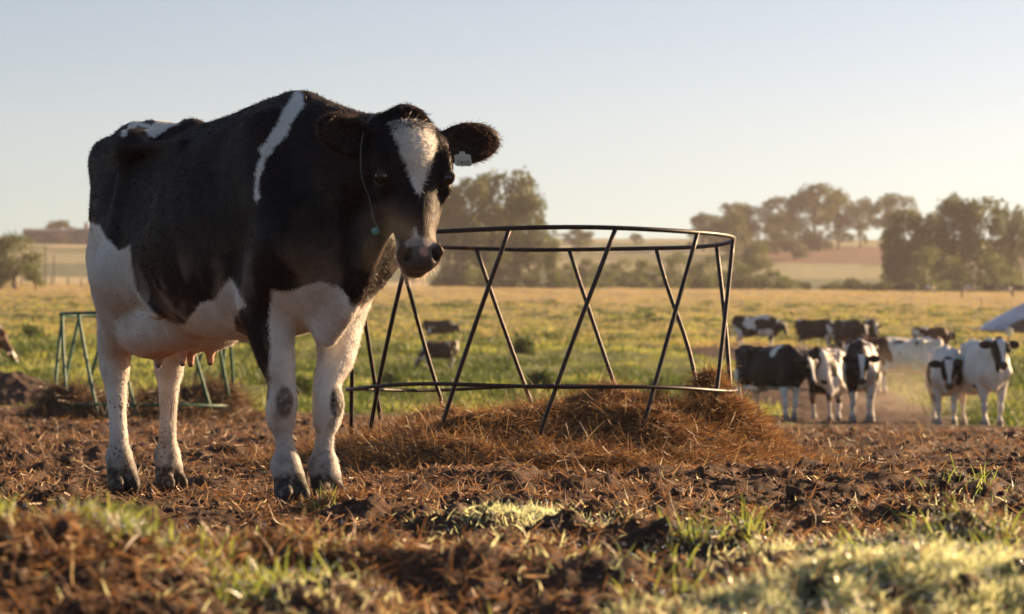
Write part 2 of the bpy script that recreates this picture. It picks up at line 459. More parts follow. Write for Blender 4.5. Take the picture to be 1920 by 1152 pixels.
    v.limb([hp(.12, 0, -.17), hp(.26, 0, -.2)], [.05, .035], .05)
    # ears
    for s, (el, tilt, fwd, df) in zip((-1, 1), pose.get("ears", ((.205, 12, 20, -.1), (.205, 10, 20, -.1)))):
        base = hp(.06, s * .085, -.07)
        # ear axes: outward, up (thickness normal faces forward)
        ax = M @ np.array([-math.sin(R(tilt)), s * math.cos(R(tilt)), df]); ax /= np.linalg.norm(ax)
        nrm = M @ np.array([0.36, s * math.sin(R(fwd)), math.cos(R(fwd))]); nrm -= ax * (nrm @ ax); nrm /= np.linalg.norm(nrm)
        sd = np.cross(nrm, ax); ME = np.stack([ax, sd, nrm], 1)
        v.limb([base, base + ax * .05], [.042, .034], .03)
        c = base + ax * (.02 + el * .5)
        th = max(.020, h * 1.5)
        v.ell(c, (el * .58, .070, th), .02, rot=ME)
        if fine:
            v.ell(c + nrm * .024, (el * .47, .052, .022), .01, rot=ME, sub=True)
    return v, (o, M)

def hoof(v, fet, toe, yaw):
    """pastern and two claws"""
    c, s = math.cos(R(yaw)), math.sin(R(yaw)); f = np.array([c, s, 0]); l = np.array([-s, c, 0])
    top = np.array([toe[0], toe[1], 0]) * .55 + np.array([fet[0], fet[1], 0]) * .45 + (0, 0, .085)
    v.limb([fet, top], [.044, .044], .03)
    for e in (-1, 1):
        b = np.array([toe[0], toe[1], .0]) + l * e * .029
        v.limb([top + l * e * .02, b + f * .0 + (0, 0, .035)], [.036, .033], .015)
        v.ell(b + f * .012 + (0, 0, .028), (.052, .026, .036), .012, rot=np.stack([f, l, np.array([0, 0, 1.0])], 1))

def coat_mat(name, dark, white, fur=.5):
    m = NT(name)
    sd = m.attr("white_sd"); paint = m.attr("paint", "Color"); pa = m.attr("paint", "Alpha")
    co = m.n("TexCoord").outputs["Object"]
    mp = m.n("Mapping"); mp.inputs["Scale"].default_value = (1, 1, .35); m.l(co, mp.inputs[0])
    n1 = m.noise(190, 3, .7, vec=mp.outputs[0]); n2 = m.noise(16, 4, .6)
    e = m.math('ADD', m.math('ADD', sd, m.math('MULTIPLY', m.math('SUBTRACT', n1, .5), .034)), m.math('MULTIPLY', m.math('SUBTRACT', n2, .5), .024))
    k = m.math('MULTIPLY', m.math('ADD', e, .003), 85, True)
    dk = m.ramp(m.noise(5, 4), [(.3, tuple(x * .75 for x in dark)), (.72, tuple(x * 1.5 for x in dark))])
    dk = m.mix(1.0, dk, m.ramp(m.noise(150, 3, .75, vec=mp.outputs[0]), [(.36, (.35, .35, .35)), (.64, (1.9, 1.8, 1.75))]), 'MULTIPLY')
    rust = m.ramp(m.noise(7.3, 4, .6), [(.56, (0, 0, 0)), (.75, (1, 1, 1))])
    dk = m.mix(m.math('MULTIPLY', rust, .22), dk, (.085, .045, .026))
    wh = m.ramp(m.noise(6, 4), [(.3, tuple(x * .82 for x in white)), (.7, white)])
    base = m.mix(k, dk, wh)
    # mud specks: attribute "mud" sets how thickly they lie
    mud = m.attr("mud")
    sp = m.n("TexVoronoi"); sp.inputs["Scale"].default_value = 62; m.l(co, sp.inputs["Vector"])
    rnd = m.noise(30, 2)
    spk = m.math('LESS_THAN', sp.outputs["Distance"], m.math('MULTIPLY', m.math('SUBTRACT', m.math('MULTIPLY', rnd, mud), .30), .75))
    base = m.mix(m.math('MULTIPLY', spk, .85), base, (.075, .055, .042))
    pn = m.math('ADD', pa, m.math('MULTIPLY', m.math('SUBTRACT', m.noise(55, 4, .65), .5), m.math('MULTIPLY', pa, 1.3)), True)
    base = m.mix(pn, base, paint)
    m.set(Base_Color=base, Roughness=.52)
    m.b.inputs["Sheen Weight"].default_value = .05; m.b.inputs["Sheen Roughness"].default_value = .45
    m.b.inputs["Sheen Tint"].default_value = (1, .86, .74, 1)
    m.b.inputs["Specular IOR Level"].default_value = .12
    mp2 = m.n("Mapping"); mp2.inputs["Scale"].default_value = (1, 1, .3); m.l(co, mp2.inputs[0])
    h1 = m.noise(210, 2, .6, vec=mp2.outputs[0]); h2 = m.noise(28, 4, .6)
    m.bump(m.math('ADD', m.math('MULTIPLY', h1, .5), h2), fur, .006)
    return m.m

def set_paint(P, w, col):
    """P (n,4) running paint; lay colour col with weight w over it"""
    w = np.clip(w, 0, 1)[:, None]; a = P[:, 3:4]
    na = w + a * (1 - w)
    P[:, :3] = np.where(na > 1e-6, (np.asarray(col) * w + P[:, :3] * a * (1 - w)) / np.maximum(na, 1e-6), P[:, :3]); P[:, 3:4] = na

sstep = lambda a, b, x: (lambda t: t * t * (3 - 2 * t))(np.clip((x - a) / (b - a), 0, 1))

BIG_LOC = (-1.03, 9.92, 0.008); BIG_RZ = R(-57)
BIG = dict(
    neck=([(.56, 0, 1.10), (.74, .035, 1.10), (.92, .07, 1.12), (1.06, .11, 1.14)], [.215, .19, .16, .13]),
    crest=([(.55, 0, 1.31), (.80, .05, 1.235), (1.0, .10, 1.175), (1.09, .12, 1.16)], [.045, .05, .055, .05]),
    dewlap=[([(1.02, .07, .97), (.93, .035, .82), (.86, .005, .68), (.78, -.01, .58)], [.07, .075, .075, .06], .07)],
    fore=([(.60, -.145, .655), (.645, -.112, .335), (.66, -.10, .125), (.69, -.095, 0)],
          [(.62, .135, .66), (.68, .046, .335), (.655, .046, .125), (.685, .042, 0)]),
    foreyaw=(-8, 4),
    hind=([(-.54, -.135, 1.02), (-.34, -.205, .75), (-.56, -.16, .475), (-.51, -.165, .13), (-.475, -.165, 0)],
          [(-.60, .145, 1.02), (-.42, .2, .74), (-.715, .135, .475), (-.69, .118, .13), (-.655, .113, 0)]),
    hindyaw=(-8, 8),
    tail=[(-.72, 0, 1.34), (-.84, .01, 1.30), (-.895, .015, 1.15), (-.905, .012, .92), (-.90, .01, .70), (-.89, 0, .50)],
    head=((1.10, .120, 1.25), -16, 72, 0),
    ears=((.200, 8, -6, .34), (.205, 10, 18, -.1)),
    udder=1.0,
)
cow = empty("cow", BIG_LOC, BIG_RZ)
tag(cow, "big black and white dairy cow standing before the feeder, looking at us, white blaze", "cow")
VOX = 0.0062
v_, (HO, HM) = cow_solid(BIG, VOX)
BV, BQ = v_.mesh(2); del v_
BN = vnormals(BV, BQ)
HL = (BV - HO) @ HM          # head coordinates of every vertex: along, side, out of the face
hs, ht, hd = HL[:, 0], HL[:, 1], HL[:, 2]
is_head = (hs > -.06) & (hs < .6) & (np.abs(ht) < .32) & (hd > -.24) & (BV[:, 0] > .99)
bp, bq = BV[:, 0] * .515 + BV[:, 1] * .857, BV[:, 2]
near = sstep(-.35, -.10, BN[:, 0] * .857 - BN[:, 1] * .515)
P_STRIPE = [(0.2794, 1.39), (0.3035, 1.38), (0.3202, 1.3327), (0.2964, 1.2996), (0.2761, 1.2654), (0.2632, 1.2185), (0.2422, 1.2006), (0.2196, 1.1769), (0.1886, 1.1316), (0.177, 1.0829), (0.1688, 1.0382), (0.1747, 1.011), (0.1621, 0.9868), (0.1487, 1.018), (0.1517, 1.0662), (0.1564, 1.1111), (0.1684, 1.147), (0.1621, 1.1803), (0.1868, 1.2016), (0.209, 1.2385), (0.2258, 1.2667), (0.2417, 1.3115), (0.2624, 1.3529)]
P_LOWER = [(-0.609, 1.0384), (-0.4764, 0.9835), (-0.4614, 0.976), (-0.4323, 0.9361), (-0.4039, 0.9045), (-0.3812, 0.8818), (-0.3586, 0.8858), (-0.3297, 0.897), (-0.3234, 0.8255), (-0.3093, 0.75), (-0.263, 0.6808), (-0.2131, 0.6366), (-0.162, 0.6137), (-0.1281, 0.6082), (-0.1042, 0.626), (-0.0516, 0.6767), (-0.0021, 0.6822), (0.0291, 0.7219), (0.0591, 0.7561), (0.0787, 0.7408), (0.1109, 0.6894), (0.127, 0.6538), (0.1565, 0.6621), (0.209, 0.7078), (0.2747, 0.7002), (0.3376, 0.7285), (0.3902, 0.7335), (0.4426, 0.7108), (0.4773, 0.6587), (0.5029, 0.6544), (0.5702, 0.7159), (0.651, 0.5877), (0.6514, -0.0959), (-0.5982, -0.1369)]
P_LEGBLACK = [(0.05, 0.775), (0.0787, 0.7408), (0.1013, 0.704), (0.1234, 0.6574), (0.0707, 0.624), (0.0818, 0.2987), (0.1894, 0.3487), (0.1989, 0.4055), (0.1927, 0.4587), (0.202, 0.5295), (0.1914, 0.6004), (0.2008, 0.6443), (0.2124, 0.7043), (0.2123, 0.775)]
P_RUMP = [(-0.3698, 1.2862), (-0.4002, 1.3743), (-0.3803, 1.41), (-0.2895, 1.3577), (-0.264, 1.41), (-0.1614, 1.343), (-0.2166, 1.3132), (-0.2533, 1.2865), (-0.2783, 1.2866), (-0.2982, 1.3427), (-0.3513, 1.3619), (-0.3462, 1.3179), (-0.3539, 1.2934)]
sd = np.maximum(poly_sd(bp, bq, P_LOWER), poly_sd(bp, bq, P_STRIPE))
sd = np.maximum(sd, np.where(bq > 1.2, poly_sd(bp, bq, P_RUMP), -1))
lb = poly_sd(bp, bq, P_LEGBLACK)
sd = np.where((BV[:, 1] < -.02) & (BV[:, 0] > .35), np.minimum(sd, -lb), sd)
far_sd = np.maximum(.66 - bq + .10 * (vnoise(BV * 4, 5) - .5), .24 - np.hypot(BV[:, 0] - .05, (bq - 1.15) * .9))   # her left side, turned away
sd = np.where(bq < .5, np.where((BV[:, 1] < -.02) & (BV[:, 0] > .35), np.minimum(.5 , -lb), .5), near * sd + (1 - near) * far_sd)
sd = np.where((BV[:, 0] < -.865) & (bq < 1.25), np.where(bq > .62, -.1, .1), sd)      # tail
FACE = (hd > -.09)
blaze = poly_sd(ht, hs, [(-.078, -.0), (.078, -.0), (.074, .07), (.060, .13), (.041, .18), (.020, .228), (.002, .268), (-.018, .228), (-.038, .18), (-.057, .13), (-.072, .07)])
nosew = poly_sd(ht, hs, [(-.016, .365), (-.034, .40), (-.058, .425), (-.05, .44), (-.02, .436), (.008, .43), (.0, .405)])
hsd = np.where(FACE, np.maximum(blaze, nosew), -.1)
hsd = np.where((np.abs(ht) > .12), -.1, hsd)
sd = np.where(is_head, hsd, sd)
paint = np.zeros((len(BV), 4)); mud = np.zeros(len(BV))
g3 = lambda c, r: 1 - np.sqrt((((BV - np.asarray(c)) / np.asarray(r)) ** 2).sum(1))
gh = lambda c, r: np.where(is_head, 1 - np.sqrt((((HL - np.asarray(c)) / np.asarray(r)) ** 2).sum(1)), -1)
pink = (.62, .34, .25)
set_paint(paint, .55 * sstep(.60, .50, bq) * sstep(.0, .25, g3((-.32, 0, .55), (.42, .3, .2))), pink)           # udder
set_paint(paint, .8 * sstep(.53, .51, bq) * sstep(0, .1, g3((-.3, 0, .48), (.22, .16, .09))), (.60, .27, .18))
set_paint(paint, .9 * sstep(.482, .470, bq) * sstep(0, .1, g3((-.3, 0, .46), (.22, .16, .05))), (.06, .04, .035))   # teat ends
belly = sstep(.62, .55, bq) * ((BV[:, 0] > -.1) & (BV[:, 0] < .5) & (bq > .48))
set_paint(paint, .45 * belly, (.46, .30, .19))
for L, ry, out in ((BIG["fore"][0], .037, -.012), (BIG["fore"][1], .037, .01)):
    k = np.asarray(L[1]); set_paint(paint, .93 * sstep(.0, .35, g3(k + (.05, out, .0), (.06, ry, .066))), (.036, .027, .021))
lowleg = sstep(.27, .12, bq)
set_paint(paint, .98 * lowleg * (.75 + .6 * (fbm(BV * 14, 3, 4) - .5) * 2), (.062, .046, .036))
set_paint(paint, .94 * sstep(.105, .075, bq), (.042, .034, .029))                                             # claws
set_paint(paint, .55 * sstep(.42, .66, fbm(BV * (9, 9, 4), 4, 19)) * sstep(.95, .6, bq) * sstep(.13, .25, bq), (.36, .27, .21))
set_paint(paint, .6 * sstep(.55, .75, fbm(BV * (22, 22, 7), 3, 23)) * sstep(.7, .35, bq) * sstep(.13, .25, bq), (.20, .15, .115))
mud = np.where((BV[:, 0] < -.2), sstep(.95, .70, bq) * .85 + .15 * sstep(.6, .2, bq), sstep(.45, .1, bq) * .55)
set_paint(paint, .35 * sstep(.8, .4, fbm(BV * 9, 3, 31)) * (BV[:, 0] < -.15) * sstep(.92, .8, bq) * sstep(.5, .6, bq), (.34, .27, .21))
pad = sstep(.02, .25, gh((.455, 0, -.025), (.062, .074, .056)))
set_paint(paint, .5 * sstep(.26, .40, hs) * (hs < .56) * is_head * sstep(.0, .03, np.abs(ht)), (.085, .048, .030))  # brown muzzle ring, also painting in the sunlit sheen on the nose sides
set_paint(paint, .95 * pad * (.75 + .5 * vnoise(BV * 60, 3)), (.095, .085, .082))
set_paint(paint, .9 * sstep(.1, .5, gh((.468, .041 * 1.1, -.01), (.022, .02, .03))) + .9 * sstep(.1, .5, gh((.468, -.041 * 1.1, -.01), (.022, .02, .03))), (.03, .022, .02))
set_paint(paint, .85 * sstep(0, .35, gh((.455, .004, .0), (.02, .02, .05))), (.50, .27, .22))
set_paint(paint, .8 * sstep(0, .4, gh((.445, -.055, -.10), (.05, .04, .05))), (.62, .46, .40))                # pale lip
set_paint(paint, .8 * sstep(0, .4, gh((.475, .0, -.115), (.03, .06, .03))), (.42, .32, .27))
set_paint(paint, .85 * sstep(0, .3, gh((.435, -.070, -.075), (.06, .05, .05))), (.56, .41, .35))
set_paint(paint, .6 * sstep(0, .3, gh((.42, .0, .0), (.022, .075, .03))), (.30, .27, .25))
for s_ in (-1, 1):
    e_ = gh((.205 * .935, s_ * .116, -.008), (.040, .03, .036)); set_paint(paint, .4 * sstep(0, .4, e_), (.17, .115, .085)); set_paint(paint, .9 * sstep(.25, .42, e_), (.012, .009, .009))
set_paint(paint, .42 * (~is_head) * (sd < -.02) * sstep(.0, .5, g3((.92, -.02, 1.04), (.30, .3, .26))) * sstep(.40, .62, fbm(BV * (8, 8, 5), 4, 61)), (.085, .052, .034))
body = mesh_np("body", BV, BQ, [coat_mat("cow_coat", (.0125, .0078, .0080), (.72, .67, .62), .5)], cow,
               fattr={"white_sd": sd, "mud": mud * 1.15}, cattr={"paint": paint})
hp = lambda s, t, d: HO + HM @ np.array([s * .935, t * 1.10, d], float)

# eyes
em = NT("eye_gloss"); em.set(Base_Color=(.012, .007, .005), Roughness=.06, Coat_Weight=.6)
for s in (-1, 1):
    b = MB(); c = hp(.205, s * .101, -.007)
    u = np.linspace(0, math.pi, 13)[:, None]; w = np.linspace(0, 2 * math.pi, 20, endpoint=False)[None]
    S = np.stack([np.sin(u) * np.cos(w), np.sin(u) * np.sin(w), np.cos(u) + 0 * w], -1) * .0235 + c
    i = np.arange(12)[:, None] * 20; j = np.arange(20)[None]; j2 = (j + 1) % 20
    b.add(S.reshape(-1, 3), np.stack([i + j, i + j2, i + 20 + j2, i + 20 + j], -1).reshape(-1, 4))
    b.build("eye", em.m, cow)

# hair: strands as thin tapering ribbons
def strands(roots, dirs, length, width, curl=.3, seg=4, seed=0, droop=0.0):
    rng = np.random.default_rng(seed); n = len(roots)
    dirs = dirs / (np.linalg.norm(dirs, axis=1)[:, None] + 1e-9)
    length = np.broadcast_to(length, (n,)); width = np.broadcast_to(width, (n,))
    side = np.cross(dirs, rng.normal(size=(n, 3))); side /= np.linalg.norm(side, axis=1)[:, None] + 1e-9
    bend = np.cross(side, dirs) * (curl * rng.normal(size=(n, 1)))
    t = np.linspace(0, 1, seg + 1)
    C = roots[:, None] + dirs[:, None] * (t[None, :, None] * length[:, None, None]) + bend[:, None] * (t[None, :, None] ** 2 * length[:, None, None])
    C[:, :, 2] -= droop * t[None] ** 2 * length[:, None]
    wv = (width[:, None] * (1 - .75 * t[None] ** 2))[:, :, None] * side[:, None] * .5
    V = np.stack([C - wv, C + wv], 2).reshape(-1, 3)
    base = (np.arange(n) * (seg + 1) * 2)[:, None]; k = (np.arange(seg) * 2)[None]
    F = np.stack([base + k, base + k + 1, base + k + 3, base + k + 2], -1).reshape(-1, 4)
    return V, F

def hair_mat(name, col, trans=.4, rough=.5):
    m = NT(name)
    m.set(Base_Color=m.ramp(m.noise(40, 2), [(.3, tuple(c * .7 for c in col)), (.7, tuple(c * 1.3 for c in col))]), Roughness=rough)
    tr = m.n("BsdfTranslucent"); tr.inputs[0].default_value = (*[min(1, c * 1.6) for c in col], 1)
    mx = m.n("MixShader"); mx.inputs[0].default_value = trans
    m.l(m.b.outputs[0], mx.inputs[1]); m.l(tr.outputs[0], mx.inputs[2]); m.l(mx.outputs[0], m.out.inputs[0])
    return m.m
dark_hair = hair_mat("dark_hair", (.020, .013, .011)); pale_hair = hair_mat("pale_hair", (.62, .52, .42), .5); white_hair = hair_mat("white_hair", (.72, .68, .64), .3)
rng = np.random.default_rng(3)
def pick(mask, n):
    idx = np.flatnonzero(mask); return rng.choice(idx, n)
def fur(name, mask, n, along, length, width, mat, lift=.35, curl=.35, jit=.3, droop=0.0):
    i = pick(mask, n); a = np.broadcast_to(np.asarray(along, float), (len(BV), 3))[i]
    d = a - BN[i] * (a * BN[i]).sum(1)[:, None]; d /= np.linalg.norm(d, axis=1)[:, None] + 1e-6
    d = d + BN[i] * lift + rng.normal(size=(n, 3)) * jit
    V, F = strands(BV[i] + rng.normal(size=(n, 3)) * .002 - BN[i] * .001, d, length * rng.uniform(.5, 1.25, n), width, curl, 3, 5, droop)
    return mesh_np(name, V, F, [mat], cow)
es, et, ed = HM[:, 0], HM[:, 1], HM[:, 2]
poll = is_head & (hs < .035) & (np.abs(ht) < .085)
fur("hair", poll, 1700, es + ed * .1, .032, .0018, dark_hair, .16, .3, .16)

fore = is_head & (hsd > .004) & (hs < .25) & FACE
fur("hair", fore, 2600, es * .3 + ed * .1 + np.sign(ht)[:, None] * et * .5 + 0, .016, .0014, white_hair, .35, .4, .35)
ear = (np.abs((BV - HO) @ et) > .135) & (BV[:, 0] > .9) & (hs > -.12) & (hs < .25)
fur("ear_hair", ear, 5200, np.sign(ht)[:, None] * et * .8 + es * .2, .017, .0011, hair_mat("ear_hair", (.085, .052, .038), .5), .6, .3, .35)
chin = is_head & (hs > .38) & (hd < -.085) & (hd > -.17) & (np.abs(ht) < .09) & (BV[:, 0] > 1.12)
fur("whiskers", chin, 300, es * 1.0 - ed * .3, .036, .0010, pale_hair, .45, .2, .25)
back = (~is_head) & (BN[:, 2] > .2) & (bq > 1.15) & (BV[:, 0] < 1.1) & (sd < -.012)
fur("back_hair", back, 4500, (-.85, 0, -.2), .011, .0010, dark_hair, .14, .3, .25)
rim = (~is_head) & (bq < .75) & (bq > .12) & (BN[:, 1] > .1) & (sd > .01)
fur("leg_hair", rim, 5200, (0, .1, -1), .011, .0011, white_hair, .4, .3, .25)
ck = (~is_head) & (sd < -.01) & (bq > .3) & (paint[:, 3] < .12)
coat_dark = hair_mat("coat_hair_dark", (.021, .013, .012), .12, .5); coat_white = hair_mat("coat_hair_white", (.66, .61, .56), .15, .6)
fur("coat_hair", ck, 90000, (-.75, 0, -.6), .013, .0013, coat_dark, .20, .35, .22)
fur("coat_hair", (~is_head) & (sd > .012) & (bq > .16) & (paint[:, 3] < .5), 60000, (-.3, 0, -.9), .010, .0012, coat_white, .18, .3, .22)
fur("coat_hair", is_head & (hsd < -.008) & (hs < .24) & (np.abs(ht) < .13) & (paint[:, 3] < .1), 16000, es * 1.0 + np.sign(ht)[:, None] * et * .25, .010, .0011, coat_dark, .16, .3, .2)
# switch of the tail
tl = np.asarray(BIG["tail"][-1]); n = 260
V, F = strands(tl + rng.normal(size=(n, 3)) * (.010, .010, .02), np.array([0.02, 0, -1]) + rng.normal(size=(n, 3)) * .09, rng.uniform(.1, .2, n), .004, .15, 4, 8)
mesh_np("tail_switch", V, F, [white_hair], cow)

# plastic tag in her left ear, neck cord with a bead
tagm = simple_mat("tag_plastic", (.50, .47, .38), .45, var=.08); inkm = simple_mat("tag_ink", (.03, .03, .03), .6)
tc = hp(.118, .163, -.045)
Mt = Matrix((Vector(-et * 1 + ed * -.0).normalized(), Vector(es).normalized(), Vector(ed).normalized())).transposed()
te = bpy.data.meshes.new("ear_tag")
tv, tf = [], []
outl = [(-.032, -.020), (-.012, -.024), (-.010, -.034), (.010, -.034), (.012, -.024), (.034, -.016), (.034, .022), (.028, .027), (-.028, .027), (-.034, .022)]
for z in (-.001, .001):
    for x, y in outl: tv.append(tuple(Vector(tc) + Mt @ Vector((x * .85, y * .85, z + .25 * x * x * 8))))
k = len(outl); tf = [list(range(k))[::-1], list(range(k, 2 * k))] + [[i, (i + 1) % k, k + (i + 1) % k, k + i] for i in range(k)]
te.from_pydata(tv, [], tf); te.materials.append(tagm); teo = bpy.data.objects.new("ear_tag", te); COL.objects.link(teo); teo.parent = cow
fc = bpy.data.curves.new("tag_number", 'FONT'); fc.body = "1410"; fc.size = .022; fc.align_x = 'CENTER'; fc.align_y = 'CENTER'; fc.extrude = .0004
ft = bpy.data.objects.new("lettering_curve", fc); COL.objects.link(ft); bpy.context.view_layer.update()
lm = bpy.data.meshes.new_from_object(ft.evaluated_get(bpy.context.evaluated_depsgraph_get())); bpy.data.objects.remove(ft); lm.materials.clear(); lm.materials.append(inkm)
fo = bpy.data.objects.new("lettering", lm); COL.objects.link(fo); fo.parent = teo
Mx = Matrix((Vector(et), Vector(-es), Vector(ed))).transposed().to_4x4(); Mx.translation = Vector(tc) + Vector(es) * .012 + Vector(ed) * .0035
fo.matrix_local = Mx
cm_ = simple_mat("cord_white", (.13, .135, .13), .5)
from mathutils.bvhtree import BVHTree
sel = BQ[(BV[BQ[:, 0], 0] > .7) & (BV[BQ[:, 0], 0] < 1.25) & ~ear[BQ[:, 0]]]
bvh = BVHTree.FromPolygons([tuple(x) for x in BV], [tuple(x) for x in sel])
cc = Vector((1.015, .09, 1.07)); cx = Vector((.86, .42, 0)).normalized(); cu = Vector((-.10, -.03, 1)).normalized(); ring = []
cxp = Vector((-.30, .93, 0)).normalized()
for a in np.linspace(0, 2 * math.pi, 44, endpoint=False):
    d = (cxp * math.cos(a) + cu * math.sin(a)).normalized(); far = cc + d * .6
    h = bvh.ray_cast(far, -d, .6)
    r = (h[0] - cc).length if h[0] is not None else .18
    ring.append((d, r))
rr = np.array([r for _, r in ring]); rr = np.maximum.reduce([rr, np.roll(rr, 1), np.roll(rr, -1), (np.roll(rr, 2) + np.roll(rr, -2)) / 2])
aa_ = np.linspace(0, 2 * math.pi, 44, endpoint=False); rr = np.minimum(rr, 1 / np.sqrt((np.cos(aa_) / .128) ** 2 + (np.sin(aa_) / .25) ** 2))
for _ in range(5): rr = (np.roll(rr, 1) + 2 * rr + np.roll(rr, -1)) / 4
pts = [tuple(cc + d * (r + .006)) for (d, _), r in zip(ring, rr)]
b = MB(); b.tube(pts, .0021, 6, True); cordo = b.build("neck_cord", cm_, cow)
low = min(pts, key=lambda p: p[2] + 1.2 * p[1])
b = MB(); c = Vector(low) + Vector((.02, -.02, -.012))
u = np.linspace(0, math.pi, 11)[:, None]; w = np.linspace(0, 2 * math.pi, 16, endpoint=False)[None]
S = np.stack([np.sin(u) * np.cos(w), np.sin(u) * np.sin(w), np.cos(u) + 0 * w], -1) * .0135 + np.array(c)
i = np.arange(10)[:, None] * 16; j = np.arange(16)[None]; j2 = (j + 1) % 16
b.add(S.reshape(-1, 3), np.stack([i + j, i + j2, i + 16 + j2, i + 16 + j], -1).reshape(-1, 4))
b.build("bead", simple_mat("bead_teal", (.10, .30, .28), .35), cordo)

# ------------------------------------------------------------------ terrain
_PY = np.array([-60, 0, 20, 34, 47, 58, 68, 80, 100, 141, 200, 300, 400, 470, 490, 530, 620, 800, 1000, 1040, 1300, 3000.])
_PZ = np.array([0, 0, 0, .02, .06, .18, .52, 1.0, 2.02, 3.05, 5.5, 10.2, 15.0, 18.4, 18.6, 18.2, 24., 41., 56.5, 57.5, 40., 20.])
_CY = np.array([-60, 15, 45, 100, 200, 470, 800, 3000.]); _CC = np.array([0, 0, .030, .016, .013, .0085, .004, 0.])
HAY_C = (.153, 14.5)
def terr0(X, Y):
    """broad lie of the land"""
    fy = np.interp(Y, _PY, _PZ)
    return fy - np.interp(Y, _CY, _CC) * np.clip(X, -.3 * np.abs(Y) - 5, .3 * np.abs(Y) + 5)

def mud_w(X, Y):
    """1 on trodden mud, 0 on pasture"""
    P = v2(X / 3.0, Y / 7.0); n = (fbm(P, 3, 77) - .5)
    edge = 38 + 14 * n + np.where(X > 2, (X - 2) * .9, 0)
    w = sstep(3.0, -3.0, Y - edge)
    # track through the gap between the cows and the churned patch beyond
    tr = np.exp(-((X - (6.7 + (Y - 47) * .035)) / (2.1 + .02 * (Y - 47))) ** 2) * sstep(40, 46, Y) * sstep(95, 80, Y)
    pt = np.exp(-((X - 11.4) / 4.6) ** 2 - ((Y - 107) / 25) ** 2) * 1.8
    pt2 = np.exp(-((X - 5.2) / 1.7) ** 2 - ((Y - 46) / 3.) ** 2)
    return np.clip(np.maximum.reduce([w, sstep(.35, .7, tr + .5 * n), sstep(.35, .7, pt + .8 * n), sstep(.3, .7, pt2 + .6 * n)]), 0, 1)

def lumps(X, Y):
    """clods, hoof prints and ridges of the trodden ground near by"""
    d = np.hypot(X, Y)
    a1 = fbm(v2(X / .55, Y / .8), 3, 1) - .5
    b = fbm(v2(X / .16 + .3 * a1, Y / .20), 3, 11); b = 1 - np.abs(2 * b - 1)
    c = fbm(v2(X / .050, Y / .060), 3, 23) - .5
    h = fbm(v2(X / .30, Y / .34), 2, 41)
    e = fbm(v2(X / .019, Y / .024), 2, 29) - .5
    z = -.012 + .085 * a1 + .055 * (b - .66) + .046 * c + .018 * e - .05 * sstep(.40, .30, h) + .035 * sstep(.60, .72, h)
    return z

MOUNDS = [(-.86, 5.05, .30, .42, .145), (-.52, 5.6, .18, .3, .07), (-.53, 8.45, .16, .25, .075), (-.42, 8.1, .10, .15, .05), (.42, 6.6, .13, .16, .07), (.13, 7.0, .08, .12, .06), (1.02, 6.2, .14, .16, .085),
          (.60, 4.75, .32, .22, .060), (.95, 4.9, .3, .3, .06), (-1.35, 8.2, .3, .4, .10), (1.6, 9.3, .3, .3, .08), (1.3, 8.3, .2, .2, .06), (.62, 7.7, .14, .14, .055), (-.1, 5.4, .25, .25, .05)]
FEET = []
for L in BIG["fore"] + BIG["hind"]:
    p = Matrix.Rotation(BIG_RZ, 3, 'Z') @ Vector(L[-1]); FEET.append((p.x + BIG_LOC[0], p.y + BIG_LOC[1]))
def ground(X, Y):
    X = np.asarray(X, float); Y = np.asarray(Y, float)
    z = terr0(X, Y); w = np.interp(Y, [2.5, 4, 30, 45, 60, 130], [.7, 1, 1, .8, .5, 0]) * (.25 + .75 * mud_w(X, Y))
    zz = lumps(X, Y) * w
    # the grassy field: soft hummocks
    fw = np.interp(Y, [36, 60, 430, 470], [0, 1, 1, .5])
    zz = zz + fw * ((fbm(v2(X / 2.2, Y / 3.5), 3, 60) - .5) * .55 + (fbm(v2(X / 9, Y / 16), 2, 61) - .5) * .7 * np.interp(Y, [60, 120], [0.2, 1]))
    for mx, my, rx, ry, h in MOUNDS:
        zz = zz + h * np.exp(-((X - mx) / rx) ** 2 - ((Y - my) / ry) ** 2)
    k = np.exp(-(((X + .93) / .80) ** 2 + ((Y - 9.35) / 1.0) ** 2) ** 2); zz = zz * (1 - .55 * k) - .006 * k
    for fx, fy in FEET:      # trodden flat under her feet
        k = np.exp(-(((X - fx) / .17) ** 2 + ((Y - fy + .10) / .34) ** 2) ** 2)
        zz = zz * (1 - k) + (.25 * zz - .004) * k
    return z + zz
def gz(x, y): return float(ground(np.array([x]), np.array([y]))[0])

ys = [-40., -20, -8, -2, 1, 2.2, 3.0]
while ys[-1] < 1150:
    y = ys[-1]; ys.append(y + (y * .0030 if y < 18 else y * .0050 if y < 60 else y * .008 if y < 520 else y * .02))
ys = np.array(ys)
ts = np.concatenate([[-1.6, -.9, -.55, -.38, -.31, -.26], np.linspace(-.235, .235, 440), [.26, .31, .38, .55, .9, 1.6]])
GY, GT = np.meshgrid(ys, ts, indexing='ij'); GX = GT * np.maximum(np.abs(GY), 3.0)
fX, fY = GX.ravel(), GY.ravel(); fZ = ground(fX, fY)
nr, ncx = GY.shape
i = np.arange(nr - 1)[:, None] * ncx; j = np.arange(ncx - 1)[None]
GF = np.stack([i + j, i + j + 1, i + ncx + j + 1, i + ncx + j], -1).reshape(-1, 4)
gm = NT("ground_soil_and_pasture")
mudA = gm.attr("mud"); far = gm.attr("far"); dry = gm.attr("dry")
geo = gm.n("NewGeometry").outputs["Position"]
nA = gm.noise(9, 5, .65, vec=geo); nB = gm.noise(60, 4, .7, vec=geo); nC = gm.noise(1.6, 4, .6, vec=geo); nD = gm.noise(.22, 5, .6, vec=geo); nE = gm.noise(.02, 3, .5, vec=geo)
soil = gm.ramp(nA, [(.3, (.022, .012, .008)), (.52, (.056, .030, .018)), (.74, (.13, .070, .038))])
